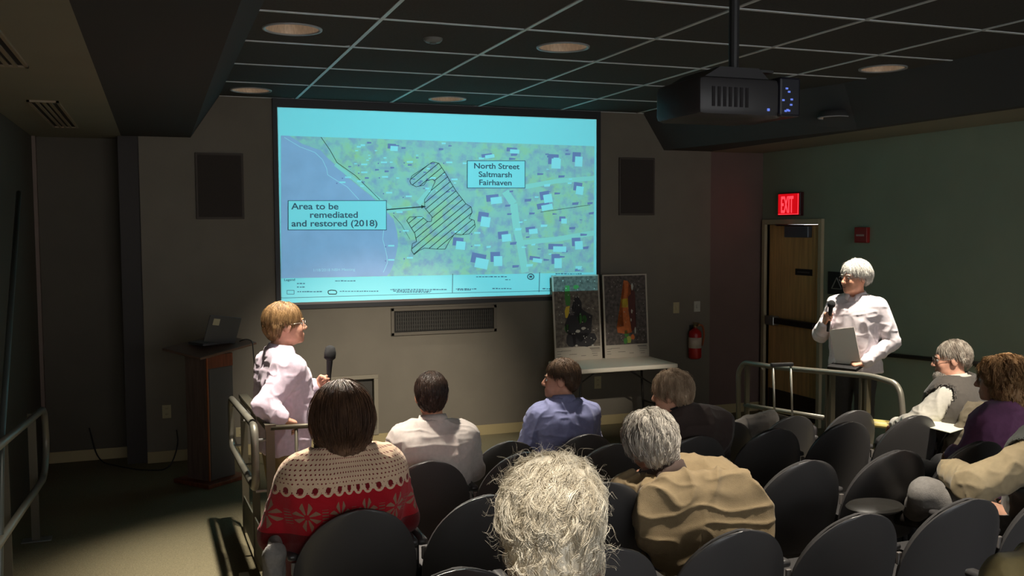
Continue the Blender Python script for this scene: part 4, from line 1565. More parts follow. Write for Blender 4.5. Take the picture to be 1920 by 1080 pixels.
class Person:
    def __init__(s, label, loc, rot, skin, base, scale=1.0, head_rot=(0, 0, 0), res=.006, drop=0.0, lean=(0, 0), width=1.0, depth=1.0, belly=1.0, big=1.07,
                 hands=None, name='person', **over):
        J = {}
        for k, v in base.items():
            v = np.array(v, float)
            if k in ('sh', 'el', 'wr', 'hip', 'kn', 'an'):
                J[k + 'R'] = v.copy(); J[k + 'L'] = v * (-1, 1, 1)
            else:
                J[k] = v
        up = ('chest', 'neck', 'head', 'shR', 'shL', 'elR', 'elL')
        for k in up:
            J[k] = J[k] + np.array((lean[0], lean[1], -drop))
        J['belly'] = J['belly'] + np.array((lean[0] * .4, lean[1] * .4, -drop * .5))
        for k, v in over.items():
            J['belly' if k == 'bellyc' else k] = np.array(v, float)
        for k in ('shR', 'shL'):
            J[k] = J[k] * (width, 1, 1) if k not in over else J[k]
        s.J = {k: v * scale for k, v in J.items()}
        J = s.J
        s.sc = scale
        s.hs = scale * big
        s.Rh = eul(*head_rot)
        s.root = thing(name, label, 'person', loc, math.radians(rot))
        s.h = res
        w, c = width * scale, scale
        dp = depth * c
        s.torso = []
        def bar(cn, hx, r, k=.05):
            cn = np.array(cn, float)
            s.torso.append(cap_(cn + (-hx, 0, 0), cn + (hx, 0, 0), r, k=k, tag='torso'))
        bar(J['pelvis'], .075 * w, .108 * dp); bar(J['belly'] + np.array((0, .012 * belly, 0)), .065 * w, .108 * dp * belly)
        bar((J['belly'] + J['chest']) / 2, .078 * w, .110 * dp * (1 + belly) / 2); bar(J['chest'], .088 * w, .112 * dp)
        mid = (J['shR'] + J['shL']) / 2
        s.torso.append(cap_(J['shR'] + (mid - J['shR']) * .25 - np.array((0, 0, .04 * c)), J['shL'] + (mid - J['shL']) * .25 - np.array((0, 0, .045 * c)), .075 * dp, k=.06, tag='torso'))
        for q in 'RL':
            s.torso.append(cap_(J['neck'] + np.array((0, 0, .0)), J['sh' + q] + (J['neck'] - J['sh' + q]) * .12, .046 * c, .048 * c, k=.05, tag='torso'))
        s.neckcap = cap_(J['neck'] - np.array((0, 0, .05 * c)), J['head'] + s.Rh @ np.array((0, -.02, -.04)) * c, .055 * c, .054 * c, k=.03, tag='neck')
        s.arms = {}
        for q in 'RL':
            s.arms[q] = [cap_(J['sh' + q], J['el' + q], .054 * c, .043 * c, k=.03, tag='arm'), cap_(J['el' + q], J['wr' + q], .043 * c, .027 * c, k=.015, tag='arm')]
        s.legs = []
        for q in 'RL':
            toe = J['an' + q] + np.array((0, .16, -.045)) * c
            s.legs += [cap_(J['hip' + q], J['kn' + q], .086 * c, .060 * c, k=.05, tag='leg'), cap_(J['kn' + q], J['an' + q], .058 * c, .036 * c, k=.03, tag='leg')]
        s.head = [xf(p, s.Rh, J['head'], s.hs) for p in HEAD]
        s.hands = []
        hs = hands or {}
        for q in 'RL':
            g = hs.get(q, {})
            palm = g.get('palm', (0, 0, -1))
            A = arm_frame(J['el' + q], J['wr' + q], palm)
            if 'dir' in g:
                A = arm_frame(np.zeros(3), np.array(g['dir'], float), palm)
            side = 1 if q == 'L' else -1
            # with +y along the fingers and +z on the back of the hand, the thumb of a right hand is on -x
            s.hands += [xf(p, A, J['wr' + q], c) for p in hand_prims(side * 1.0, g.get('curl', (22, 30, 20)), thumb=g.get('thumb', 'relaxed'))]
            setattr(s, 'A' + q, A)
        feet = []
        for q in 'RL':
            feet.append(cap_(J['an' + q] - np.array((0, .02, .03)) * c, J['an' + q] + np.array((0, .15, -.055)) * c, .036 * c, .030 * c, k=.03, tag='foot'))
        s.feet = feet
        s.body = solid('body', s.torso + [s.neckcap] + s.arms['R'] + s.arms['L'] + s.legs + feet + s.hands + s.head, s.h, skin, s.root)
        s.fold_seed = abs(hash(label)) % 97 if False else len(label)

    # clothes -------------------------------------------------------
    def top(s, m, off=.014, sleeve=.93, waist=None, fold=.006, neck_r=.062, name='shirt', puff=.0, collar=None, scale=9.0, sleeve_off=.012, arms='RL', seed=0, res=None, extra=()):
        c = s.sc; J = s.J
        pr = [(*p[:3], p[3] + off, p[4] + off, *p[5:]) for p in s.torso]
        pr += list(extra)
        if waist is not None:
            b = J['pelvis'] - np.array((0, 0, .10 * c))
            pr.append(cap_(b + np.array((-.085, .0, 0)) * c, b + np.array((.085, .0, 0)) * c, .118 * c + off, k=.05))
        for q in arms:
            a = s.arms[q]
            e = J['el' + q] + (J['wr' + q] - J['el' + q]) * sleeve
            pr += [cap_(a[0][1], a[0][2], a[0][3] + off + puff, a[0][4] + sleeve_off + puff, k=.03), cap_(J['el' + q], e, a[1][3] + sleeve_off + puff, .031 * c + sleeve_off * .8, k=.015)]
        hc = J['head'] + s.Rh @ np.array((0, -.01, -.02)) * c
        nb = J['neck'] + np.array((0, .012 * c, -.01 * c))
        ax = hc - nb; L = np.linalg.norm(ax); ax /= L
        hands = [J['wr' + q] + s.__dict__['A' + q][:, 1] * .06 * c for q in arms]

        def cut(P, d):
            t = np.clip((P - nb) @ ax, 0, 1)
            r = np.linalg.norm(P - nb - t[:, None] * ax, axis=1)
            d = np.maximum(d, neck_r * c - r)
            # drop what rises above the collar line
            d = np.maximum(d, np.minimum((P - nb) @ ax - .034 * c, .135 * c - r + .0))
            if not arms:
                for q in 'RL':
                    d = np.maximum(d, .100 * c - prim_d((*s.arms[q][0][:3], 0.0, 0.0, 0, ''), P))
            for hcen in hands:
                d = np.maximum(d, .046 * c - np.linalg.norm(P - hcen, axis=1))
            if waist is not None:
                d = np.maximum(d, J['pelvis'][2] - waist * c - P[:, 2])
            return d
        o = solid(name, pr, res or max(.007, s.h), m, s.root, cut=cut, fold=folds(fold, scale, seed + s.fold_seed), smooth=3)
        if collar is not None:
            s.collar(collar, o, nb + ax * .014 * c, ax, r0=.064, r1=.079, h=.042, fallh=.036)
        return o

    def collar(s, m, parent, nb, ax, r0=.062, r1=.074, h=.038, fallh=.03, gap=38):
        """folded shirt collar: a standing band and a turned-down leaf, open at the throat"""
        c = s.sc
        ax = Vector(ax); f = Vector((0, 1, 0)); f = (f - ax * f.dot(ax)).normalized(); r = f.cross(ax).normalized()
        nb = Vector(nb)
        bm = bmesh.new()
        prof = [(r0, -.012), (r0 + .002, h * .6), (r0 + .005, h), (r0 + .010, h + .002), (r1 + .004, h * .55), (r1 + .012, h - fallh - .012), (r1 + .008, h - fallh - .012), (r1 - .002, h * .4), (r0 + .006, -.012)]
        n = 40
        ringsv = []
        for i in range(n + 1):
            a = math.radians(gap / 2 + (360 - gap) * i / n)
            tw = max(0.0, 1 - min(i, n - i) / 5)
            ringsv.append([bm.verts.new(nb + (f * math.cos(a) + r * math.sin(a)) * (p[0] * c) + ax * ((p[1] - .012 * tw) * c)) for p in prof])
        for a, b in zip(ringsv, ringsv[1:]):
            for k in range(len(prof)):
                bm.faces.new((a[k], a[(k + 1) % len(prof)], b[(k + 1) % len(prof)], b[k]))
        bm.faces.new(ringsv[0]); bm.faces.new(list(reversed(ringsv[-1])))
        bmesh.ops.recalc_face_normals(bm, faces=bm.faces)
        return obj('collar', bm, m, parent, True)

    def pants(s, m, off=.012, fold=.005, waist=.10, name='trousers'):
        c = s.sc; J = s.J
        pr = [cap_(J['pelvis'] + np.array((-.078, 0, 0)) * c, J['pelvis'] + np.array((.078, 0, 0)) * c, .112 * c + off, k=.05)]
        for p in s.legs:
            pr.append((*p[:3], p[3] + off, p[4] + off + .006, *p[5:]))

        def cut(P, d):
            d = np.maximum(d, np.where(P[:, 1] < .16 * c, P[:, 2] - J['pelvis'][2] - waist * c, -1))
            for q in 'RL':
                d = np.maximum(d, .055 * c - np.linalg.norm(P - J['an' + q] + np.array((0, -.03, .055)) * c, axis=1))
            return d
        return solid(name, pr, .009, m, s.root, cut=cut, fold=folds(fold, 8, 3))

    def shoes(s, m):
        for f in s.feet:
            solid('shoe', [(*f[:3], f[3] + .012, f[4] + .010, *f[5:])], .009, m, s.root)

    # face ------------------------------------------------------------
    def to_world_local(s, p):
        return s.J['head'] + s.Rh @ (np.array(p, float) * s.hs)

    def face(s, brow_m, eye=True):
        M4 = Matrix(np.vstack([np.hstack([s.Rh * s.hs, s.J['head'][:, None]]), [0, 0, 0, 1]]).tolist())
        wm = mat('eye_white', (210, 204, 196), .3); im = mat('eye_iris', (52, 40, 32), .2); lm = mat('mouth_line', (104, 48, 42), .6)
        for q in (-1, 1):
            bm = bmesh.new()
            bmesh.ops.create_icosphere(bm, subdivisions=3, radius=.0118, matrix=M4 @ Matrix.Translation((q * .031, .0815, .005)))
            e = obj('eye', bm, wm, s.root, True)
            bm = bmesh.new()
            bmesh.ops.create_icosphere(bm, subdivisions=2, radius=.0055, matrix=M4 @ Matrix.Translation((q * .031, .0895, .004)))
            obj('iris', bm, im, e, True)
            bm = bmesh.new()
            tube(bm, [M4 @ Vector((q * .014, .096, .024)), M4 @ Vector((q * .030, .096, .030)), M4 @ Vector((q * .048, .086, .026))], [.004, .005, .003], 8)
            obj('eyebrow', bm, brow_m, s.root, True)
        bm = bmesh.new()
        tube(bm, [M4 @ Vector((-.021, .096, -.0665)), M4 @ Vector((-.008, .1025, -.0655)), M4 @ Vector((.008, .1025, -.0655)), M4 @ Vector((.021, .096, -.0665))], [.0015, .0028, .0028, .0015], 8)
        obj('mouth', bm, lm, s.root, True)

    def glasses(s, m):
        M4 = Matrix(np.vstack([np.hstack([s.Rh * s.hs, s.J['head'][:, None]]), [0, 0, 0, 1]]).tolist())
        bm = bmesh.new()
        for q in (-1, 1):
            pts = [M4 @ Vector((q * .032 + .023 * math.cos(a), .108 - .006 * abs(math.cos(a)) * (1 if math.cos(a) * q > 0 else 0), .002 + .018 * math.sin(a))) for a in np.linspace(0, 2 * PI, 21)]
            tube(bm, pts, .0016, 6, cap=False)
            tube(bm, [M4 @ Vector((q * .055, .102, .008)), M4 @ Vector((q * .076, .07, .012)), M4 @ Vector((q * .083, -.005, .010)), M4 @ Vector((q * .08, -.03, -.008))], .0018, 6)
        tube(bm, [M4 @ Vector((-.009, .109, .006)), M4 @ Vector((0, .113, .009)), M4 @ Vector((.009, .109, .006))], .0016, 6)
        return obj('glasses', bm, m, s.root, True)

    # hair --------------------------------------------------------------
    def hair(s, m, shell, plane, count, length, clump=1, fly=0, curl=0.0, freq=3.0, gravity=.6, rad=.0015, n=7, jitter=.2, outward=.35, core=0, rough_fold=.003, seed=1, part='hair', back=-.25):
        """shell: list of head-local prims; plane(Q) > 0 is bare skin"""
        Hc, R, c = s.J['head'], s.Rh, s.hs
        pr = [xf(p, R, Hc, c) for p in shell]

        def loc(P):
            return (P - Hc) @ R / c

        def cut(P, d):
            return np.maximum(d, plane(loc(P)) * c)
        o = solid(part, pr, max(.005, s.h * .9), m, s.root, cut=cut, fold=folds(rough_fold, 40, seed, (1, 1, .5)))
        cc, rr_ = pr[core][1], pr[core][2]
        Rc = pr[core][3]
        roots, nor = surf_points(o, count, seed, sel=lambda co, no: plane(loc(co)) < -.003)
        g = R @ np.array((0, back, -1.0))

        def flow(p):
            q = ((p - cc) @ Rc) / (rr_ ** 2)
            nn = q @ Rc.T
            nn /= np.maximum(np.linalg.norm(nn, axis=1), 1e-9)[:, None]
            t = g - nn * (nn @ g)[:, None]
            return t / np.maximum(np.linalg.norm(t, axis=1), .15)[:, None]

        def keep(p):
            q = ((p - cc) @ Rc) / rr_
            l = np.linalg.norm(q, axis=1)
            k = l < 1.015
            q[k] *= (1.015 / l[k])[:, None]
            return cc + (q * rr_) @ Rc.T
        strands('locks', roots, flow(roots) * (1 - outward) + nor * outward, m, o, length, n, rad, gravity, curl, freq, jitter, seed, keep, flow=flow, clump=clump)
        if fly:
            rt, nr = surf_points(o, fly, seed + 50, sel=lambda co, no: plane(loc(co)) < -.003)
            strands('flyaway', rt, nr, m, o, length * .55, n, rad * .6, .3, curl * .7, freq, .5, seed + 51, None, clump=2)
        return o


M_skin = skin_mat('skin_light', (214, 164, 138))
M_skin2 = skin_mat('skin_ruddy', (200, 148, 124))
M_skin3 = skin_mat('skin_tan', (206, 150, 122))
M_trk = mat('trousers_black', (46, 45, 46), .8, var=.1, vscale=60)
M_trg = mat('trousers_grey', (128, 124, 120), .85, var=.12, vscale=60, bump=.2, bscale=200)
M_tro = mat('trousers_khaki', (140, 122, 86), .85, var=.12, vscale=60)
M_shoe = mat('shoe_leather', (40, 36, 34), .4)


def fabric(name, col, **kw):
    a = dict(rough=.85, var=.07, vscale=50, bump=.10, bscale=420, sheen=.15)
    a.update(kw)
    return mat(name, col, **a)


def hairline(yf=.8, c0=0.0, low=-.075, ear=True):
    """bare below a plane that rises from the nape to the forehead"""
    def f(Q):
        a = (Q[:, 1] * yf + c0) - Q[:, 2]
        b = low - Q[:, 2]
        r = np.maximum(a, b)
        if ear:
            e = .030 - np.sqrt((Q[:, 1] + .008) ** 2 + ((Q[:, 2] + .008) * .8) ** 2)
            r = np.maximum(r, e)
        return r
    return f


# ---- the speaker at the left rail
lilac = fabric('shirt_lilac', (214, 196, 212))
p1 = Person('man in a pale lilac shirt and glasses, standing at the left rail with a microphone', (.635, 5.42, 0), -80, M_skin2, STAND, scale=.966, res=.0055,
            head_rot=(-2, 3, 0), belly=1.22, depth=1.02,
            elR=(.25, -.17, 1.20), wrR=(.335, -.11, 1.135), elL=(-.27, .06, 1.18), wrL=(-.10, .245, 1.225),
            big=1.01, hands=dict(R=dict(dir=(.05, .9, -.35), palm=(0, -.3, -1), curl=(40, 50, 30)), L=dict(dir=(.55, .75, .35), palm=(.75, -.55, .1), curl=(62, 75, 45), thumb='grip')))
p1.top(lilac, off=.018, fold=.011, scale=10, collar=lilac, sleeve_off=.022, waist=.06)
p1.pants(M_tro, waist=.0, off=.008)
p1.shoes(M_shoe)
H_sand = hair_mat('hair_sandy', (112, 84, 54), (160, 126, 84))
p1.face(H_sand)
p1.glasses(mat('glasses_metal', (170, 160, 150), .3, metal=.8))
p1.hair(H_sand, [ell_((0, -.018, .038), (.086, .110, .098)), ell_((0, -.055, -.010), (.078, .068, .062), k=.04)], hairline(.62, .002, -.060), 4200, .050, gravity=.8, rad=.0013, jitter=.07, outward=.06)
bm = bmesh.new()
_A = p1.AL
tie = [p1.J['neck'] + np.array((0, .085, -.015)), p1.J['chest'] + np.array((0, .135, .0)), p1.J['belly'] + np.array((0, .162, .06)), p1.J['belly'] + np.array((0, .165, -.02))]
prev = None
for (q, w_) in zip(tie, (.014, .030, .038, .03)):
    vs = [bm.verts.new((q[0] - w_, q[1], q[2])), bm.verts.new((q[0] + w_, q[1], q[2])), bm.verts.new((q[0] + w_, q[1] + .008, q[2])), bm.verts.new((q[0] - w_, q[1] + .008, q[2]))]
    if prev:
        for k in range(4):
            bm.faces.new((prev[k], prev[(k + 1) % 4], vs[(k + 1) % 4], vs[k]))
    else:
        bm.faces.new(vs)
    prev = vs
bm.faces.new(list(reversed(prev)))
bmesh.ops.recalc_face_normals(bm, faces=bm.faces)
obj('necktie', bm, mat('tie_dark', (44, 38, 48), .6), p1.root, True)

M_mic = mat('mic_black', (24, 24, 26), .4)
M_mich = mat('mic_grille', (22, 22, 24), .7, bump=.6, bscale=700)


def microphone(label, base, tip, ball=.03, blen=.075):
    base, tip = Vector(base), Vector(tip)
    ax = (tip - base).normalized()
    L = (tip - base).length
    t = thing('microphone', label, 'microphone', base)
    q = ax.to_track_quat('Z', 'Y').to_matrix().to_4x4()
    bm = bmesh.new()
    lathe(bm, [(0, 0), (.0115, .002), (.0125, .02), (.0135, L * .5), (.018, L - blen - .01), (.018, L - blen)], 20, q)
    obj('handle', bm, M_mic, t, True, angle=50)
    bm = bmesh.new()
    lathe(bm, [(.018, L - blen), (ball, L - blen + .012), (ball * 1.03, L - blen * .5), (ball * .85, L - .012), (ball * .4, L - .001), (0, L)], 20, q)
    obj('foam_head', bm, M_mich, t, True)
    return t


def P2W(p, v):
    """person-local point to world"""
    return p.root.matrix_basis @ Vector(v)


def palm_point(p, q, f=.085, n=.030):
    A = getattr(p, 'A' + q); c = p.sc
    return p.J['wr' + q] + A[:, 1] * f * c - A[:, 2] * n * c


bpy.context.view_layer.update()
g = palm_point(p1, 'L')
microphone('black microphone held upright by the man at the left rail', P2W(p1, g + np.array((-.01, .0, -.125))), P2W(p1, g + np.array((.0, .02, .205))), ball=.033, blen=.085)

# ---- the speaker by the exit door
white = fabric('shirt_white', (222, 212, 216))
p2 = Person('white haired man in a white shirt standing by the exit door, speaking into a microphone', (5.32, 6.25, .071), 114, M_skin3, STAND, scale=.995, res=.0055,
            head_rot=(-22, -3, 0), belly=1.05, width=.97,
            elR=(.285, .03, 1.13), wrR=(.165, .20, 1.25), elL=(-.29, -.05, 1.10), wrL=(-.165, .185, .945),
            hands=dict(R=dict(dir=(-.45, .55, .6), palm=(-.65, -.6, .1), curl=(60, 75, 45), thumb='grip'), L=dict(dir=(.75, .55, -.15), palm=(.1, -.4, -.9), curl=(45, 55, 35), thumb='grip')))
p2.top(white, off=.018, fold=.010, scale=8, collar=white, sleeve_off=.020, waist=.10, seed=4)
p2.pants(M_trk, waist=-.02, off=.008)
p2.shoes(M_shoe)
H_white = hair_mat('hair_white', (206, 202, 194), (234, 230, 222))
p2.face(hair_mat('brow_grey', (150, 144, 136), (180, 174, 166)))
p2.glasses(mat('glasses_dark', (60, 56, 54), .3, metal=.4))
p2.hair(H_white, [ell_((0, -.020, .045), (.088, .108, .098)), ell_((.05, -.05, .03), (.05, .06, .06), k=.04), ell_((-.05, -.05, .03), (.05, .06, .06), k=.04)], hairline(.62, .004, -.055), 3200, .05, curl=.004, gravity=.3, rad=.0015, jitter=.3, outward=.3, seed=5)
bpy.context.view_layer.update()
g = palm_point(p2, 'R')
microphone('black microphone held to the chest of the man by the exit door', P2W(p2, g + np.array((.03, -.02, -.13))), P2W(p2, g + np.array((-.02, .02, .13))), ball=.030, blen=.062)
g = P2W(p2, palm_point(p2, 'L', .08, .012))
fwd = Vector((-math.sin(math.radians(114)), math.cos(math.radians(114)), 0)); rgt = Vector((fwd.y, -fwd.x, 0))
bm = bmesh.new()
M_ = Matrix.Translation(g + rgt * .075 + Vector((0, 0, .155))) @ Matrix.Rotation(math.radians(114), 4, 'Z') @ Matrix.Rotation(math.radians(10), 4, 'Y') @ Matrix.Rotation(math.radians(-6), 4, 'X')
box(bm, -.105, .105, -.002, .002, -.15, .14, M=M_)
tag(obj('paper_sheet', bm, mat('paper_white', (224, 218, 208), .7)), 'white paper held upright against the belly of the man by the exit door', 'paper')
bm = bmesh.new()
M_ = Matrix.Translation(g + rgt * .07 + fwd * .01 + Vector((0, 0, -.008))) @ Matrix.Rotation(math.radians(114), 4, 'Z') @ Matrix.Rotation(math.radians(-12), 4, 'X')
box(bm, -.125, .115, -.06, .07, -.016, .010, bevel=.003, M=M_)
tag(obj('folder', bm, mat('folder_black', (34, 33, 34), .5)), 'black folder in the left hand of the man by the exit door', 'folder')


# ---- seated audience
def seat_at(row, x):
    y, z = ROWS[row]
    return (x, y + .27, z)


# sweater with its knitted pattern
def sweater_material():
    m = bpy.data.materials.new('knit_sweater'); m.use_nodes = True
    nt = m.node_tree; b = nt.nodes['Principled BSDF']
    b.inputs['Roughness'].default_value = .9; b.inputs['Sheen Weight'].default_value = .2; b.inputs['Specular IOR Level'].default_value = .1
    tc = nt.nodes.new('ShaderNodeTexCoord'); sp = nt.nodes.new('ShaderNodeSeparateXYZ')
    nt.links.new(tc.outputs['Object'], sp.inputs[0])

    def mt(op, a, b_=0.0, c_=None):
        n = nt.nodes.new('ShaderNodeMath'); n.operation = op
        for i, v in enumerate((a, b_) if c_ is None else (a, b_, c_)):
            if hasattr(v, 'links'):
                nt.links.new(v, n.inputs[i])
            else:
                n.inputs[i].default_value = v
        return n.outputs[0]

    def mixc(f, a, c):
        n = nt.nodes.new('ShaderNodeMix'); n.data_type = 'RGBA'
        nt.links.new(f, n.inputs[0])
        for i, v in ((6, a), (7, c)):
            if hasattr(v, 'links'):
                nt.links.new(v, n.inputs[i])
            else:
                n.inputs[i].default_value = (*lin(v), 1)
        return n.outputs[2]
    x, y, z = sp.outputs
    # unroll the body: distance round the torso
    ang = mt('ARCTAN2', x, mt('MULTIPLY', mt('ADD', y, .05), -1.0))
    u = mt('MULTIPLY', ang, .24)
    cream, red, dkred = (222, 190, 160), (176, 28, 40), (120, 24, 32)
    # small staggered dots
    S = .0165
    row = mt('FLOOR', mt('DIVIDE', z, S))
    uu = mt('ADD', mt('DIVIDE', u, S * 1.1), mt('MULTIPLY', mt('MODULO', row, 2.0), .5))
    fx = mt('SUBTRACT', mt('FRACT', uu), .5); fz = mt('SUBTRACT', mt('FRACT', mt('DIVIDE', z, S)), .5)
    dot = mt('LESS_THAN', mt('ADD', mt('ABSOLUTE', fx), mt('ABSOLUTE', fz)), .25)
    yoke = mixc(dot, cream, dkred)
    # scalloped edge between yoke and red band
    ZB = .862
    P_ = .056
    sc = mt('SUBTRACT', mt('FRACT', mt('DIVIDE', u, P_)), .5)
    rr_ = mt('SQRT', mt('ADD', mt('POWER', mt('MULTIPLY', sc, P_), 2.0), mt('POWER', mt('SUBTRACT', z, ZB + .012), 2.0)))
    ring_ = mt('MULTIPLY', mt('LESS_THAN', rr_, .026), mt('GREATER_THAN', rr_, .016))
    core = mt('LESS_THAN', rr_, .012)
    below = mt('LESS_THAN', z, ZB)
    base = mixc(below, yoke, red)
    base = mixc(ring_, base, cream)
    base = mixc(core, base, dkred)
    # eight-petalled stars in the band
    Q = .155
    ZC_ = .770
    su = mt('MULTIPLY', mt('SUBTRACT', mt('FRACT', mt('DIVIDE', u, Q)), .5), Q)
    sz = mt('SUBTRACT', z, ZC_)
    r = mt('SQRT', mt('ADD', mt('POWER', su, 2.0), mt('POWER', sz, 2.0)))
    th = mt('ARCTAN2', sz, su)
    pet = mt('GREATER_THAN', mt('COSINE', mt('ADD', mt('MULTIPLY', th, 8.0), PI)), -.05)
    star = mt('MULTIPLY', pet, mt('MULTIPLY', mt('LESS_THAN', r, mt('ADD', .052, mt('MULTIPLY', mt('COSINE', mt('MULTIPLY', th, 4.0)), .010))), mt('GREATER_THAN', r, .012)))
    inband = mt('MULTIPLY', mt('LESS_THAN', z, ZC_ + .066), mt('GREATER_THAN', z, ZC_ - .066))
    base = mixc(mt('MULTIPLY', star, inband), base, (150, 118, 96))
    # small ornaments between the stars
    su2 = mt('MULTIPLY', mt('SUBTRACT', mt('FRACT', mt('ADD', mt('DIVIDE', u, Q), .5)), .5), Q)
    orn = mt('MULTIPLY', mt('LESS_THAN', mt('ABSOLUTE', su2), .014), mt('GREATER_THAN', mt('SINE', mt('MULTIPLY', z, 520.0)), .2))
    base = mixc(mt('MULTIPLY', orn, mt('MULTIPLY', inband, mt('LESS_THAN', mt('ABSOLUTE', sz), .03))), base, (140, 96, 80))
    low = mt('LESS_THAN', z, ZC_ - .075)
    base = mixc(low, base, (104, 24, 28))
    nt.links.new(base, b.inputs['Base Color'])
    n2 = nt.nodes.new('ShaderNodeTexNoise'); n2.inputs['Scale'].default_value = 330
    nt.links.new(tc.outputs['Object'], n2.inputs['Vector'])
    bp = nt.nodes.new('ShaderNodeBump'); bp.inputs['Strength'].default_value = .35; bp.inputs['Distance'].default_value = .01
    nt.links.new(n2.outputs['Fac'], bp.inputs['Height']); nt.links.new(bp.outputs[0], b.inputs['Normal'])
    return m


p3 = Person('woman with dark bobbed hair in a red and cream patterned sweater, back to the camera', seat_at(3, .675), 4, M_skin, SIT, scale=.955, head_rot=(0, -4, 0), width=1.06, depth=1.18, belly=1.2,
            elR=(.275, .0, .70), elL=(-.275, .0, .70))
sw = sweater_material()
o = p3.top(sw, off=.026, fold=.007, scale=6, sleeve_off=.030, name='sweater', waist=.14, neck_r=.07)
p3.pants(M_trg, off=.02)
p3.shoes(M_shoe)
H_dkb = hair_mat('hair_dark_brown', (80, 58, 46), (108, 80, 60), .5, spec=.2)
p3.face(H_dkb)
p3.hair(H_dkb, [ell_((0, -.028, .022), (.106, .124, .120)), ell_((0, -.030, -.085), (.112, .105, .095), k=.05), ell_((0, -.03, -.15), (.095, .085, .045), k=.04)],
        lambda Q: np.maximum(Q[:, 1] - .045 + np.maximum(0, -Q[:, 2]) * .1 - np.maximum(0, Q[:, 2] - .05) * .9, -.178 - Q[:, 2]), 5200, .17, gravity=1.0, rad=.0017, n=9, jitter=.05, outward=.05, seed=8, curl=.001)

p4 = Person('dark haired man in a white shirt seen from behind, right of the sweater woman', seat_at(2, 1.375), -4, M_skin3, SIT, scale=.945, drop=.03, head_rot=(-10, -2, 0), lean=(-.03, .03), width=1.02)
wh2 = fabric('shirt_offwhite', (206, 196, 190))
p4.top(wh2, off=.02, fold=.011, scale=8, collar=wh2, sleeve_off=.022, waist=.10, seed=9)
p4.pants(M_trk); p4.shoes(M_shoe)
H_blk = hair_mat('hair_near_black', (48, 36, 30), (66, 50, 42), .4)
p4.face(H_blk)
p4.hair(H_blk, [ell_((0, -.018, .036), (.084, .108, .098)), ell_((0, -.058, -.015), (.066, .056, .055), k=.04)], hairline(.75, .002, -.062), 2600, .035, gravity=.8, rad=.0014, jitter=.08, outward=.08, seed=12)

p5 = Person('dark haired man in a blue shirt looking left, seated in the front row', seat_at(1, 2.42), 2, M_skin2, SIT, scale=.955, drop=.01, head_rot=(56, 0, 0), width=1.08, depth=1.05)
blue = fabric('shirt_blue', (124, 128, 168))
p5.top(blue, off=.018, fold=.011, scale=9, collar=blue, sleeve_off=.02, waist=.10, seed=2)
p5.pants(M_trk); p5.shoes(M_shoe)
H_br = hair_mat('hair_brown', (74, 56, 42), (104, 80, 58), .5)
p5.face(H_br)
p5.hair(H_br, [ell_((0, -.018, .040), (.085, .108, .100)), ell_((0, -.056, -.012), (.066, .056, .055), k=.04)], hairline(.75, .006, -.058), 2600, .035, curl=.002, gravity=.5, rad=.0014, jitter=.2, outward=.2, seed=13)

p6 = Person('man with tousled light brown hair in a dark brown jacket, looking left, second row', seat_at(2, 2.86), -6, M_skin, SIT, scale=.94, drop=.075, lean=(.02, .0), head_rot=(48, -8, -6), width=1.18, depth=1.1,
            neck=(-.02, -.04, .955), head=(-.07, .0, 1.065))
dbr = fabric('jacket_dark_brown', (62, 50, 46))
p6.top(dbr, off=.026, fold=.012, scale=7, collar=fabric('collar_black', (36, 34, 36)), sleeve_off=.03, waist=.12, name='jacket', seed=3, neck_r=.066)
p6.pants(M_trk); p6.shoes(M_shoe)
H_lb = hair_mat('hair_light_brown', (152, 124, 98), (204, 180, 152), .5)
p6.face(H_lb)
p6.hair(H_lb, [ell_((0, -.020, .038), (.092, .114, .104)), ell_((0, -.060, -.020), (.078, .064, .075), k=.04)], hairline(.62, .0, -.085), 3400, .055, curl=.004, freq=1.5, gravity=.5, rad=.0016, jitter=.25, outward=.22, seed=14)

p7 = Person('man with thick wavy grey hair in a khaki coat, back to the camera', seat_at(3, 2.24), -8, M_skin2, SIT, scale=.96, drop=.0, width=1.12, depth=1.1, head_rot=(14, -8, -8), lean=(-.02, .0),
            pelvis=(0, .03, .47), bellyc=(0, 0, .56), chest=(0, -.05, .68), neck=(-.10, -.05, .80), head=(-.155, -.01, .925), shR=(.22, -.09, .735), shL=(-.26, -.05, .70), elR=(.31, -.02, .50), elL=(-.31, .06, .48))
khaki = fabric('coat_khaki', (146, 126, 94), bump=.3)
cord = fabric('corduroy_brown', (70, 54, 48))
# the coat hangs over the chair back behind him
_ex = [cap_((-.19, -.19, .69), (.22, -.19, .71), .05, k=.06)]
for (_z, _y, _w0, _w1, _r2) in ((.785, -.275, -.17, .16, .038), (.72, -.292, -.25, .225, .050), (.64, -.308, -.27, .25, .055), (.55, -.315, -.24, .25, .058), (.46, -.31, -.18, .24, .058), (.38, -.30, -.12, .10, .055)):
    _ex.append(cap_((_w0, _y, _z), (_w1, _y, _z), _r2, k=.06))
p7.top(khaki, extra=_ex, off=.034, fold=.017, scale=6, sleeve_off=.04, waist=.16, name='coat', seed=6, neck_r=.085, collar=None)
hc = p7.J['head'] + p7.Rh @ np.array((0, -.01, -.02)); nb = p7.J['neck'] + np.array((0, .0, -.02)); ax = (hc - nb) / np.linalg.norm(hc - nb)
p7.collar(cord, p7.root, nb, ax, r0=.084, r1=.120, h=.055, fallh=.05)
p7.pants(M_tro); p7.shoes(M_shoe)
H_gr = hair_mat('hair_grey', (158, 149, 138), (226, 218, 206), .4)
p7.face(H_gr)
p7.hair(H_gr, [ell_((0, -.024, .036), (.106, .124, .114)), ell_((0, -.064, -.030), (.092, .074, .085), k=.04)], hairline(.60, -.01, -.100), 6000, .085, clump=10, curl=.010, freq=.9, gravity=.7, rad=.0017, n=9, jitter=.22, outward=.16, seed=15)

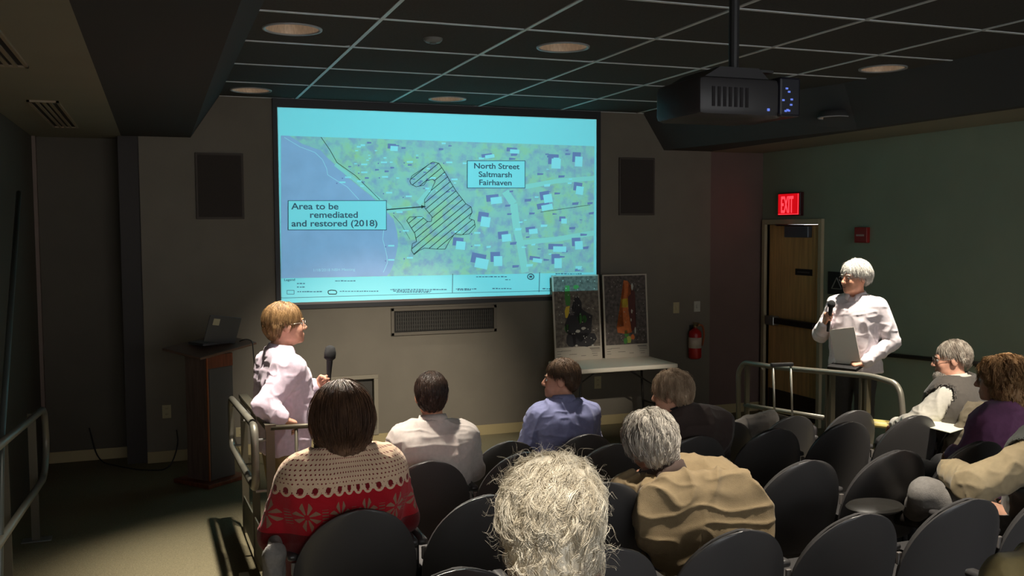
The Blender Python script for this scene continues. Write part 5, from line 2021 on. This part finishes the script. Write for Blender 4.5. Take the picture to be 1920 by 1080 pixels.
p8 = Person('woman with a large cloud of curly white hair, close to the camera at the bottom', seat_at(5, .915), 0, M_skin, SIT, scale=.945, drop=.06, head_rot=(4, 0, 0), res=.007, width=.9, shR=(.16, -.055, .80), shL=(-.16, -.055, .80), chest=(0, -.05, .78))
rst = fabric('top_rust', (120, 70, 52))
p8.top(rst, off=.02, fold=.008, sleeve_off=.02, waist=.12, name='blouse', neck_r=.064, collar=rst)
p8.pants(M_trk); p8.shoes(M_shoe)
H_cw = hair_mat('hair_cream_white', (222, 208, 182), (242, 234, 216), .5)
p8.face(H_cw)
p8.hair(H_cw, [ell_((0, -.030, .014), (.116, .126, .124)), ell_((0, -.040, -.085), (.120, .108, .115), k=.05)],
        lambda Q: np.maximum(Q[:, 1] - .062 - np.maximum(0, Q[:, 2] - .03) * .8, -.205 - Q[:, 2]), 14000, .085, clump=14, curl=.014, freq=1.25, gravity=.35, rad=.0007, n=14, jitter=.5, outward=.42, fly=420, seed=16)

p9 = Person('bearded grey haired man in a dark vest over a white shirt, looking left in profile', seat_at(2, 4.885), 26, M_skin2, SIT, scale=.945, drop=.02, head_rot=(24, -6, 0), width=1.1, depth=1.1, belly=1.2,
            elL=(-.30, .12, .72), wrL=(-.14, .30, .66), knR=(.12, .38, .51), knL=(-.12, .38, .51), anR=(.12, .24, .09), anL=(-.12, .24, .09))
p9.top(fabric('shirt_cream', (206, 200, 188)), off=.022, fold=.012, scale=8, sleeve_off=.034, collar=fabric('collar_cream', (206, 200, 188)), waist=.10, seed=8)
p9.top(fabric('vest_charcoal', (84, 78, 72)), off=.050, fold=.006, scale=6, arms='', name='vest', waist=.11, neck_r=.078, seed=9)
p9.pants(M_trk); p9.shoes(M_shoe)
H_gb = hair_mat('hair_grey_brown', (128, 112, 98), (186, 176, 162), .5)
p9.face(H_gb)
p9.glasses(mat('glasses_metal', (170, 160, 150), .3, metal=.8))
p9.hair(H_gb, [ell_((0, -.022, .036), (.084, .106, .094)), ell_((0, -.058, -.014), (.070, .058, .060), k=.04)], hairline(.55, .02, -.066), 2400, .04, gravity=.7, rad=.0015, jitter=.15, outward=.12, seed=17)
H_bd = hair_mat('beard_grey', (150, 140, 130), (200, 192, 182), .5)
p9.hair(H_bd, [ell_((0, .060, -.098), (.050, .052, .050)), ell_((0, .078, -.140), (.034, .032, .05), k=.03)], lambda Q: np.maximum(Q[:, 2] + .058 - np.abs(Q[:, 0]) * .4, .01 - Q[:, 1]), 1400, .05, curl=.003, gravity=1.0, rad=.0014, jitter=.2, outward=.2, seed=18, part='beard', back=.2)

p10 = Person('woman with long curly brown hair in a purple jacket at the right edge', seat_at(3, 4.235), 14, M_skin, SIT, scale=.93, drop=.05, head_rot=(22, -6, 0), width=1.05, lean=(0, .04))
pur = fabric('jacket_purple', (132, 82, 120))
p10.top(pur, off=.028, fold=.012, scale=7, sleeve_off=.032, name='jacket', waist=.12, collar=pur, neck_r=.07, seed=5)
p10.pants(M_trk); p10.shoes(M_shoe)
H_cb = hair_mat('hair_curly_brown', (136, 100, 66), (190, 148, 102), .5)
p10.face(H_cb)
p10.hair(H_cb, [ell_((0, -.030, .022), (.104, .118, .112)), ell_((0, -.045, -.080), (.104, .092, .10), k=.05), ell_((0, -.06, -.17), (.080, .06, .07), k=.04)],
         lambda Q: np.maximum(Q[:, 1] - .045 - np.maximum(0, Q[:, 2] - .03) * .9, -.235 - Q[:, 2]), 6000, .10, clump=10, curl=.012, freq=1.4, gravity=.7, rad=.0017, n=11, jitter=.3, outward=.2, seed=19)

p11 = Person('person in a dark vest, tan sleeves and grey trousers, cut off by the right edge', seat_at(4, 3.66), 15, M_skin, SIT, scale=.96, width=1.1, depth=1.1, head_rot=(10, 0, 0),
             shL=(-.26, -.03, .91), elL=(-.43, .13, .79), wrL=(-.24, .33, .78), knL=(-.40, .37, .69), anL=(-.12, .60, .50), hipL=(-.10, .02, .53))
dgr = fabric('jacket_dark_grey', (70, 72, 68))
p11.top(fabric('shirt_tan', (150, 134, 104)), off=.02, fold=.014, scale=7, sleeve_off=.040, waist=.12, seed=7)
p11.top(dgr, off=.050, fold=.008, scale=6, arms='', name='vest', waist=.13, collar=dgr, neck_r=.072, seed=7)
p11.pants(M_trg); p11.shoes(M_shoe)
p11.face(H_blk)
p11.hair(H_blk, [ell_((0, -.018, .036), (.084, .108, .098)), ell_((0, -.058, -.015), (.066, .056, .055), k=.04)], hairline(.7, .0, -.066), 1500, .045, gravity=.8, rad=.0015, jitter=.1, outward=.1, seed=20)


# ------------------------------------------------------------------ coats left on the chairs, papers, suitcase
def hung_coat(name, label, cat, row, x, m, seed=0, h0=.50, extra=(), top=.815, w=.21):
    y, z = ROWS[row]
    pr = []
    for zz in np.linspace(h0, top - .05, 6):
        t = (zz - h0) / (top - h0)
        ww = w * (1 - .45 * t ** 3)
        yy = (.805 - zz) * .27 - .045 - .02 * (1 - t)
        pr.append(cap_((-ww, yy + .03, zz), (ww, yy + .03, zz), .042 + .012 * (1 - t), k=.05))
    pr.append(cap_((-w * .5, .01, top - .01), (w * .5, .01, top - .01), .048, k=.05))
    pr += list(extra)
    o = solid(name, pr, .009, m, None, fold=folds(.018, 7, seed))
    o.location = (x, y, z)
    tag(o, label, cat)
    return o


oc = fabric('coat_olive', (104, 94, 76))
hung_coat('coat', 'olive brown coat draped over the chair back of the bearded man', 'coat', 2, 4.898, oc, 5, h0=.35, w=.22)
kc = fabric('coat_khaki_dark', (128, 112, 70))
hung_coat('coat', 'khaki coat over a chair back at the bottom edge, right of the middle', 'coat', 5, 2.30, kc, 8, h0=.40, w=.21)
q_ = px(516, 1085, 3.60)
pr = [cap_((.0, -.02, .10), (.01, .06, .12), .030, k=.04), cap_((-.01, -.01, .08), (-.035, -.03, -.22), .034, .045, k=.04), cap_((.02, .05, .06), (.0, .06, -.2), .03, .03, k=.04)]
o = solid('coat', pr, .008, M_trg, None, fold=folds(.010, 9, 2)); o.location = q_
tag(o, 'pale grey cloth hanging between the railing and the sweater woman at her left hip', 'coat')
lg = fabric('coat_light_grey', (118, 112, 106))
pr = [cap_((-.14, 0, 0), (.14, .02, .03), .06, k=.05), cap_((-.1, .06, -.03), (.12, .08, 0), .06, k=.05), cap_((-.16, -.02, -.05), (-.05, .05, -.08), .06, k=.05)]
o = solid('coat', pr, .009, lg, None, fold=folds(.014, 9, 12)); o.location = (3.92, 5.62, .69)
tag(o, 'light grey coat lying bunched on a front row seat before the suitcase handle', 'coat')

bm = bmesh.new()
Mx = Matrix.Translation((4.86, 5.44, .67)) @ Matrix.Rotation(math.radians(35), 4, 'Z') @ Matrix.Rotation(math.radians(18), 4, 'Y')
t = thing('paper_pad', 'stack of yellow papers behind the second row chairs, below the railing end', 'papers', (0, 0, 0))
M_yel = mat('paper_yellow', (222, 204, 128), .7)
for k in range(3):
    bm = bmesh.new()
    box(bm, -.05 + .012 * k, .05 + .012 * k, -.075, .075, -.025 + .017 * k, -.010 + .017 * k, bevel=.002, M=Mx)
    obj('pad', bm, (M_yel, mat('paper_cream', (224, 214, 170), .7), M_yel)[k], t)
bm = bmesh.new()
Mx = Matrix.Translation((4.62, 4.60, .835)) @ Matrix.Rotation(math.radians(20), 4, 'Z') @ Matrix.Rotation(math.radians(5), 4, 'X')
box(bm, -.13, .13, -.10, .10, -.002, .002, M=Mx)
tag(obj('paper_sheet', bm, mat('paper_bright', (240, 240, 220), .7)), 'bright white sheet of paper lying flat beside the purple jacket', 'paper')

sc_ = thing('suitcase', 'dark suitcase with a raised silver telescopic handle behind the front row, before the railing', 'suitcase', (4.60, 6.14, 0), math.radians(-10))
obj('body', B(-.19, .19, -.12, .12, .05, .55, bevel=.03), mat('suitcase_fabric', (48, 44, 46), .8, bump=.2, bscale=300), sc_, True, angle=50)
hd = bpy.data.objects.new('tmp', None)
bpy.data.objects.remove(hd)
for s_ in (-1, 1):
    bm = bmesh.new(); tube(bm, [(s_ * .075, .09, .54), (s_ * .075, .13, .99)], .009, 8)
    obj('handle_rod', bm, mat('handle_silver', (176, 172, 160), .35, metal=.5), sc_, True)
    bm = bmesh.new(); tube(bm, [(s_ * .15 - .015, .10, .025), (s_ * .15 + .015, .10, .025)], .025, 14)
    obj('wheel', bm, M_black, sc_, True)
obj('grip', B(-.095, .095, .115, .15, .985, 1.015, bevel=.008), M_black, sc_)
